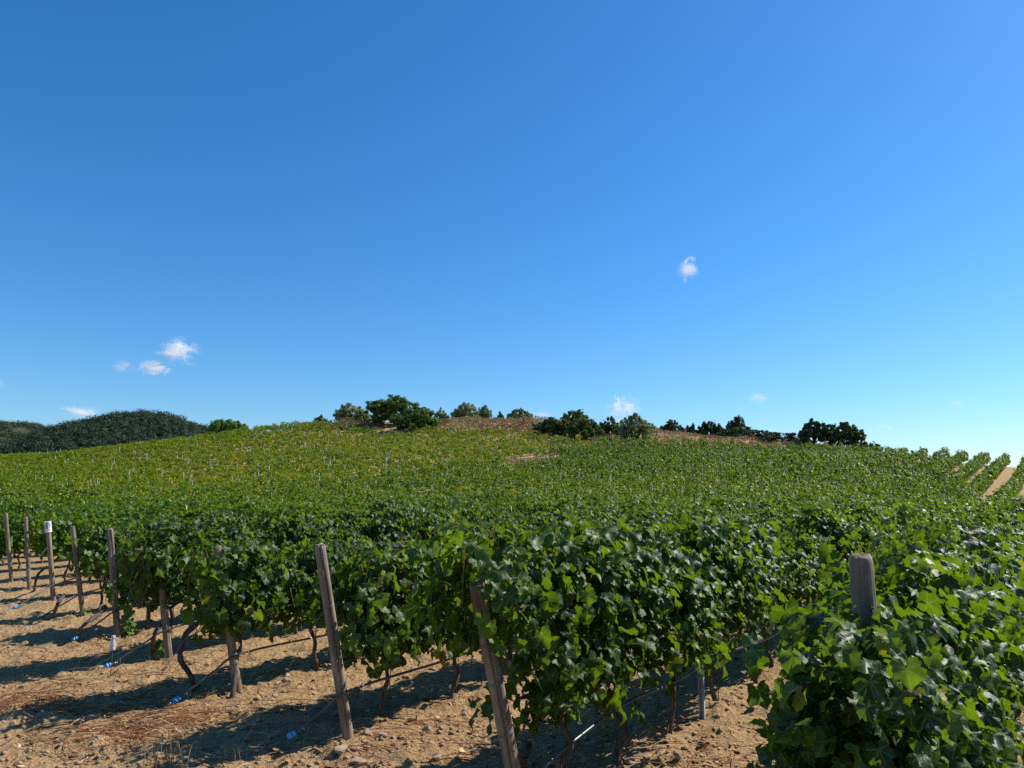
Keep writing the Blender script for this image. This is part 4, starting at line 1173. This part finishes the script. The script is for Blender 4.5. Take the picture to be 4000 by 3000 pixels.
# ------------------------------------------------------------------ small things on the soil
def rock_mesh(rng):
    import bmesh
    bm = bmesh.new(); bmesh.ops.create_icosphere(bm, subdivisions=2, radius=1.0)
    d = rng.standard_normal((7, 3)); d /= np.linalg.norm(d, axis=1)[:, None]; off = rng.uniform(0.45, 0.85, 7)
    sc_ = np.array([1.0, rng.uniform(0.6, 0.95), rng.uniform(0.4, 0.75)])
    for v in bm.verts:
        p = np.array(v.co)
        for a, b in zip(d, off):
            e = p @ a - b
            if e > 0: p = p - a * e * 0.9
        v.co = p * sc_ * (1 + 0.04 * rng.standard_normal())
    me = bpy.data.meshes.new('stone'); bm.to_mesh(me); bm.free(); me.materials.append(M_STONE)
    return me
rrng = np.random.default_rng(61)
ROCKS = [rock_mesh(rrng) for _ in range(8)]
spots = [(1440, 2868, .07), (1665, 2850, .055), (1328, 2930, .08), (1385, 2925, .05), (1495, 2872, .045), (1540, 2880, .04), (1610, 2810, .045), (1715, 2815, .05), (1850, 2830, .035), (1890, 2745, .06), (1860, 2935, .05), (2160, 2985, .06), (2490, 2965, .05), (2460, 2975, .06), (2530, 2960, .05), (2300, 2905, .03), (2540, 2830, .03),
         (285, 2395, .08), (230, 2420, .07), (700, 2445, .06), (810, 2600, .055), (905, 2610, .05), (730, 2590, .07), (85, 2690, .06), (440, 2710, .045), (1005, 2620, .05), (1120, 2640, .05), (70, 2415, .06), (1665, 2725, .09), (1310, 2720, .05), (1090, 2670, .05), (355, 2800, .04), (1700, 2970, .06), (1400, 2980, .07), (780, 2930, .04), (2650, 2950, .06), (2760, 2900, .04), (3980, 2680, .05)]
MARKS = [('the foot of ' + ROWNAME[k_], ROOT[k_][:2]) for k_ in range(10)] + [('the bottle on a rod', hit(432, 2634)[:2]), ('the tangle of reddish twigs', hit(520, 2835)[:2]), ('the near steel stake', hit(2705, 2780)[:2])]
stones = []
for px, py, s in spots + [(rrng.uniform(0, 2900), rrng.uniform(2420, 2995), rrng.uniform(0.018, 0.042)) for _ in range(110)]:
    p = hit(px, py)
    o = link('stone', ROCKS[int(rrng.integers(0, 8))], loc=(p[0], p[1], p[2] + 0.12 * s), rotz=rrng.random() * 6.28, cat='stone', group='loose stones on the bare soil')
    o.scale = (s, s, s * 0.85); o.rotation_euler[0] = 0.3 * rrng.standard_normal()
    dm = [np.hypot(*(p[:2] - m_)) for _, m_ in MARKS]; stones.append((int(np.argmin(dm)), min(dm), s, o))
for mi in range(len(MARKS)):
    for n_, (_, d_, s, o) in enumerate(sorted([t for t in stones if t[0] == mi], key=lambda t: t[1])):
        o['label'] = '%s tan stone, %s nearest to %s' % ('large' if s > 0.05 else 'small' if s < 0.03 else 'middling', nth(n_ + 1), MARKS[mi][0])

# crumbs of soil and gravel
def ground_cloud(rng, n, box):
    px = rng.uniform(box[0], box[2], n); py = box[1] + (box[3] - box[1]) * rng.random(n) ** 0.8
    d = np.stack([ray(a, b) for a, b in zip(px, py)]); s = CAMZ / np.maximum(-d[:, 2], 0.05)
    for _ in range(6):
        p = d * s[:, None] + [0, 0, CAMZ]; s = s * (CAMZ - H(p[:, 0], p[:, 1])) / np.maximum(CAMZ - p[:, 2], 1e-3)
    p = d * s[:, None] + [0, 0, CAMZ]
    p[:, 2] = H(p[:, 0], p[:, 1])
    return p
crng = np.random.default_rng(71)
p = ground_cloud(crng, 5200, (-150, 2280, 4100, 3120))
p = np.concatenate([p, ground_cloud(crng, 2600, (-100, 2600, 2900, 3150))])
octv = np.array([(1, 0, 0), (0.1, 0.95, 0), (-1, 0.1, 0), (0, -1, 0.1), (0.1, 0.1, 0.75), (0, 0, -0.7), (0.65, 0.6, 0.4), (-0.6, 0.55, 0.45)])
octf = np.array([(0, 6, 4), (6, 1, 4), (0, 1, 6), (1, 7, 4), (7, 2, 4), (1, 2, 7), (2, 3, 4), (3, 0, 4), (1, 0, 5), (2, 1, 5), (3, 2, 5), (0, 3, 5)])
n = len(p); ss = 0.006 + 0.026 * crng.random(n) ** 4
ang = crng.random(n) * 6.283
jv = octv[None] * (1 + 0.25 * crng.standard_normal((n, 8, 3)))
ca, sa = np.cos(ang)[:, None], np.sin(ang)[:, None]
v = np.stack([jv[..., 0] * ca - jv[..., 1] * sa, jv[..., 0] * sa + jv[..., 1] * ca, jv[..., 2] * 0.8], -1) * ss[:, None, None] + p[:, None] + [0, 0, 0.002]
f = (octf[None] + (np.arange(n) * 8)[:, None, None]).reshape(-1, 3)
link('gravel', new_mesh('gravel', v.reshape(-1, 3), f, stone_material('soil_crumb', (0.30, 0.19, 0.11), (0.45, 0.31, 0.19))), label='loose soil crumbs and gravel strewn over the headland', cat='gravel', kind='stuff')

# dry twigs: reddish patches on the headland
def twigs(name, label, patches, seed, mat):
    rg = np.random.default_rng(seed); mb = MB(); rn = []
    for px, py, rx, ry, n in patches:
        c = hit(px, py); e = hit(px + rx, py); g = hit(px, py - ry)
        ax = np.hypot(*(e - c)[:2]); ay = np.hypot(*(g - c)[:2])
        for _ in range(n):
            q = c[:2] + np.array([ax * rg.standard_normal() * 0.6, ay * rg.standard_normal() * 0.6])
            a = rg.normal(0.15, 0.55); L = rg.uniform(0.10, 0.60) * (1 if rg.random() < 0.6 else 0.5)
            dx, dy = math.cos(a) * L, math.sin(a) * L
            z0 = gz(*q); z1 = gz(q[0] + dx, q[1] + dy)
            lift = abs(rg.normal(0, 0.022))
            pts = spline([(q[0], q[1], z0 + 0.004), (q[0] + dx * 0.5 + 0.02 * rg.standard_normal(), q[1] + dy * 0.5 + 0.02 * rg.standard_normal(), 0.5 * (z0 + z1) + 0.012 + lift), (q[0] + dx, q[1] + dy, z1 + 0.006 + lift * 0.8)], 5)
            n0 = mb.n; mb.tube(pts, rg.uniform(0.0016, 0.0042), 3, False); rn += [np.clip(rg.random(), 0, 1)] * (mb.n - n0)
    link(name, mb.mesh(name, mat, False, {'rnd': np.array(rn)}), label=label, cat='twigs', kind='stuff')
twigs('dry_twigs', 'tangle of dry reddish twigs on the open soil', [(520, 2835, 190, 40, 250), (470, 2800, 260, 60, 110), (250, 2870, 160, 40, 70)], 1, M_TWIG)
twigs('dry_twigs', 'mat of dry reddish stems along the left edge shadow', [(40, 2745, 130, 45, 200), (250, 2765, 140, 20, 60)], 2, M_TWIG)
twigs('dry_twigs', 'sparse dry stems strewn over the headland soil', [(500, 2650, 500, 120, 160), (900, 2830, 500, 120, 150), (1500, 2880, 500, 90, 130), (2600, 2930, 300, 70, 90), (300, 2560, 350, 70, 110)], 4, M_TWIG)

# dead leaves blown about under the rows
def fallen(n, seed):
    rg = np.random.default_rng(seed)
    p = ground_cloud(rg, n, (-100, 2330, 2950, 3080)); p[:, 2] += 0.006
    nr = np.c_[0.35 * rg.standard_normal((n, 2)), np.ones(n)]
    v, f, r_, u = scatter(p, frames(nr, rg.standard_normal((n, 3))), rg.uniform(0.03, 0.075, n), rg.random(n), T_MID, rg)
    link('fallen_leaves', new_mesh('fallen_leaves', v, f, M_TWIG, False, {'rnd': r_}), label='scattered brown dead vine leaves on the soil', cat='leaves', kind='stuff')
fallen(330, 5)

# single pruned canes
for n_, (pa, pb, r_, lab) in enumerate([((320, 2890), (368, 2850), 0.010, 'thick pale dry cane lying on the reddish twigs'), ((630, 2850), (665, 2832), 0.008, 'short curved pale cane beside the reddish twigs'),
                                        ((316, 2978), (336, 2945), 0.006, 'thin pale stick on the soil near the bottom edge'), ((1280, 2960), (1388, 2915), 0.006, 'long straw-coloured cane on the soil before the split post'),
                                        ((240, 2590), (290, 2580), 0.007, 'pale dry stick by the second shadow strip')]):
    a, b = hit(*pa), hit(*pb); m_ = 0.5 * (a + b); m_[2] = gz(m_[0], m_[1])
    mb = MB(); mb.tube(spline([a + [0, 0, r_], m_ + [0.02, 0.015, r_ * 1.6], b + [0, 0, r_ * 1.3]], 9), np.linspace(r_, r_ * 0.6, 9), 6)
    link('pruned_cane', mb.mesh('pruned_cane', M_DRYCANE, True), label=lab, cat='cane', group='pruned canes on the soil')

# grass tufts, weeds and suckers
def tuft(name, px, py, n, hgt, spread, mat, label, cat, seed, lean=0.5):
    rg = np.random.default_rng(seed); c = hit(px, py); mb = MB(); rn = []
    for _ in range(n):
        q = spread * rg.standard_normal(2); h = hgt * rg.uniform(0.45, 1.1); a = rg.random() * 6.283; l = h * lean * rg.uniform(0.2, 1.2)
        z = gz(c[0] + q[0], c[1] + q[1]) - c[2]
        pts = spline([(q[0], q[1], z - 0.01), (q[0] + 0.3 * l * math.cos(a), q[1] + 0.3 * l * math.sin(a), z + h * 0.6), (q[0] + l * math.cos(a), q[1] + l * math.sin(a), z + h * (0.95 if rg.random() < 0.7 else 0.75))], 6)
        n0 = mb.n; mb.tube(pts, np.linspace(0.0026, 0.0012, 6), 3, False); rn += [rg.random()] * (mb.n - n0)
    return link(name, mb.mesh(name, mat, False, {'rnd': np.array(rn)}), loc=c, label=label, cat=cat)
tuft('grass_tuft', 640, 2990, 34, 0.26, 0.10, M_STRAW, 'straw-coloured grass tuft at the bottom edge in shadow', 'grass', 1)
tuft('grass_tuft', 1020, 2900, 7, 0.22, 0.05, M_STRAW, 'few dry stalks beside the nearest blue connector', 'grass', 2, 0.25)
tuft('grass_tuft', 900, 2968, 9, 0.18, 0.07, M_STRAW, 'dry stalks at the foot of the anchor wires', 'grass', 3)
tuft('grass_tuft', 300, 2600, 16, 0.12, 0.12, M_STRAW, 'low dry grass around the shadow before the bottle on a rod', 'grass', 4)
tuft('grass_tuft', 40, 2640, 26, 0.12, 0.16, M_WEED, 'thin green grass at the left edge shadow', 'grass', 5, 0.9)
tuft('grass_tuft', 60, 2440, 60, 0.10, 0.22, M_WEED, 'green grass patch by the far blue connector', 'grass', 6)
tuft('grass_tuft', 785, 2725, 46, 0.10, 0.10, M_WEED, 'yellow-green grass clump beside the bent trunk', 'grass', 7)

def leafy(name, px, py, n, hgt, rad, size, mat, label, cat, seed, tm=T_MID):
    rg = np.random.default_rng(seed); c = hit(px, py)
    a = rg.random(n) * 6.283; rr = rad * np.sqrt(rg.random(n)); hh_ = hgt * rg.random(n)
    rr *= 1 - 0.5 * (hh_ / hgt)
    p = np.c_[rr * np.cos(a), rr * np.sin(a), hh_ + 0.01]
    nr = np.c_[np.cos(a), np.sin(a), 0.9 + 0 * a] + 0.4 * rg.standard_normal((n, 3)); tip = np.c_[np.cos(a), np.sin(a), -0.4 + 0 * a] + 0.3 * rg.standard_normal((n, 3))
    v, f, r, u = scatter(p, frames(nr, tip), size * rg.uniform(0.6, 1.3, n), rg.random(n), tm, rg)
    o = link(name, None, loc=c, label=label, cat=cat)
    link('leaves', new_mesh('leaves', v, f, mat, True, {'rnd': r, 'leafuv': u}), o)
    mb = MB()
    for j in range(max(2, n // 14)):
        e = p[rg.integers(0, n)]; mb.tube(spline([(0, 0, -0.02), e * [0.4, 0.4, 0.6], e], 5), 0.003, 4, False)
    link('stems', mb.mesh('stems', M_WEED, False, {'rnd': np.full(mb.n, 0.3)}), o)
leafy('vine_sucker', 497, 2482, 70, 0.34, 0.13, 0.075, M_LEAF_YOUNG, 'bright green vine sucker at the foot of the cracked post', 'vine shoot', 1)
leafy('vine_sucker', 612, 2572, 50, 0.20, 0.11, 0.065, M_LEAF_YOUNG, 'low bright green sucker beside the short stub post', 'vine shoot', 2)
for n_, (px, py, n, h, r_, lab) in enumerate([(765, 2690, 26, 0.07, 0.07, 'small weed behind the bent trunk by the blue connector'), (1080, 2640, 18, 0.07, 0.06, 'small weed behind the tall split post in shade'), (1135, 2612, 12, 0.05, 0.05, 'tiny weed on the soil between two vine rows'),
                                              (2375, 2895, 22, 0.12, 0.08, 'grey-green weed by a trunk in the shade'), (2430, 2840, 14, 0.12, 0.05, 'upright weed beside a thin rod in shade'), (2572, 2770, 12, 0.12, 0.04, 'thin weed next to the near steel stake'),
                                              (555, 2718, 10, 0.05, 0.05, 'tiny weed in the shadow left of the connector'), (595, 2728, 10, 0.08, 0.03, 'little upright weed left of the blue connector'), (330, 2405, 26, 0.10, 0.12, 'weeds at the foot of the thin post')]):
    leafy('weed', px, py, n, h, r_, 0.032, M_WEED, lab, 'weed', 20 + n_)

# the yellowed leaves that hang by the second trunk, and pale shoot tips
def hanging(px, py, Y, n, spread, size, mat, label, seed, name='vine_shoot'):
    rg = np.random.default_rng(seed); c = at(px, py, Y)
    p = np.c_[spread * rg.standard_normal(n), spread * 0.5 * rg.standard_normal(n), spread * 1.3 * rg.standard_normal(n)]
    nr = np.c_[0.5 * rg.standard_normal(n) , -1 + 0.4 * rg.standard_normal(n), 0.5 + 0.4 * rg.standard_normal(n)]; tip = np.c_[0.4 * rg.standard_normal((n, 2)), -np.ones(n)]
    v, f, r, u = scatter(p, frames(nr, tip), size * rg.uniform(0.7, 1.3, n), rg.random(n), T_HI, rg)
    o = link(name, None, loc=c, label=label, cat='vine shoot')
    link('leaves', new_mesh('leaves', v, f, mat, True, {'rnd': r, 'leafuv': u}), o)
    mb = MB(); mb.tube(spline([(0, 0.12, spread * 2.5), (0, 0.03, spread), (0, 0, -spread)], 7), 0.003, 5, False)
    link('stem', mb.mesh('stem', M_CANE), o)
hanging(1735, 2572, 8.0, 4, 0.03, 0.11, M_LEAF_YELLOW, 'orange-yellow dying vine leaves hanging above the soil', 5)
hanging(2520, 2600, 6.4, 3, 0.05, 0.10, M_LEAF_YELLOW, 'yellow-brown leaf pair low on the leaf-wrapped row', 6)
hanging(1470, 2440, 7.1, 9, 0.055, 0.10, M_LEAF_YOUNG, 'pale yellow-green young shoot low in the split post row', 7)
hanging(1500, 2250, 7.1, 8, 0.05, 0.09, M_LEAF_YOUNG, 'pale young shoot high in the split post row', 8)
hanging(1775, 2030, 5.6, 8, 0.05, 0.09, M_LEAF_YOUNG, 'pale shoot tip rising highest above the rows', 9)
hanging(1375, 2475, 6.6, 9, 0.06, 0.09, M_LEAF_YOUNG, 'leafy shoot hanging across the tall split post', 10)

# the bent old trunk before the fourth row, and other old trunks at row ends
def old_trunk(pix, Ys, r0, r1, label):
    pts = np.array([at(a, b, Y) for (a, b), Y in zip(pix, Ys)])
    g = hit(*pix[0]); pts[0] = g - np.array([0, 0, 0.05])
    c = spline(pts, 26); rg = np.random.default_rng(int(pix[0][0]))
    mb = MB(); mb.tube(c - g, np.linspace(r0, r1, 26) * (1 + 0.10 * rg.standard_normal(26)), 9)
    o = link('old_vine_trunk', mb.mesh('old_vine_trunk', M_BARK, True), loc=g, label=label, cat='vine trunk', group='old bent vine trunks at the row ends')
old_trunk([(762, 2700), (745, 2640), (705, 2575), (718, 2490), (770, 2435)], [7.95, 7.95, 7.9, 7.95, 8.1], 0.026, 0.030, 'grey vine trunk bent like a bow in front of a straight post')
old_trunk([(603, 2560), (598, 2500), (625, 2440), (650, 2400)], [9.4, 9.4, 9.5, 9.6], 0.030, 0.025, 'crooked short trunk beside the stub post')
old_trunk([(262, 2500), (330, 2440), (390, 2395), (410, 2370)], [10.2, 10.4, 10.7, 10.9], 0.02, 0.035, 'low trunk leaning along the soil before the cracked post')
old_trunk([(203, 2417), (225, 2360), (250, 2325)], [11.9, 12.1, 12.4], 0.03, 0.028, 'forked trunk at the foot of the can-capped post')
old_trunk([(134, 2302), (145, 2250), (180, 2215)], [14.6, 14.7, 15.0], 0.026, 0.024, 'curved trunk behind the slim bare post')
old_trunk([(2020, 3030), (2045, 2960), (2062, 2910)], [5.25, 5.3, 5.4], 0.035, 0.03, 'split grey trunk leaning at the foot of the leaf-wrapped post')

# ------------------------------------------------------------------ clear bottle on a rod
g = hit(432, 2634)
m, nt, b, out = mat_new('clear_plastic')
b.inputs['Base Color'].default_value = (0.95, 0.97, 1.0, 1); b.inputs['Transmission Weight'].default_value = 0.55; b.inputs['Roughness'].default_value = 0.18; b.inputs['IOR'].default_value = 1.45; b.inputs['Specular IOR Level'].default_value = 1.0
o = link('plastic_bottle', None, loc=g, label='small shiny clear plastic bottle stuck on a thin upright rod', cat='bottle')
mb = MB(); mb.tube(np.array([(0, 0, -0.1), (0.002, 0, 0.36)]), 0.0035, 6); link('rod', mb.mesh('rod', M_RUST), o)
prof = [(0.006, 0.262), (0.028, 0.264), (0.032, 0.272), (0.032, 0.300), (0.029, 0.304), (0.031, 0.310), (0.030, 0.335), (0.022, 0.362), (0.018, 0.378), (0.0175, 0.398), (0.024, 0.400), (0.024, 0.405), (0.0225, 0.408), (0.0225, 0.424), (0.019, 0.427), (0.001, 0.428)]
th = np.arange(20) * 2 * np.pi / 20
v = np.array([[(r * math.cos(a), r * math.sin(a), z) for a in th] for r, z in prof]).reshape(-1, 3)
i = np.arange(len(prof) - 1)[:, None] * 20; j = np.arange(20)[None]; j2 = (j + 1) % 20
q = np.stack([i + j, i + j2, i + 20 + j2, i + 20 + j], -1).reshape(-1, 4)
link('bottle_body', new_mesh('bottle_body', v, q, m, True), o)
print('objects', len(bpy.data.objects), 'tris', sum(len(me.loops) - 2 * len(me.polygons) for me in bpy.data.meshes))
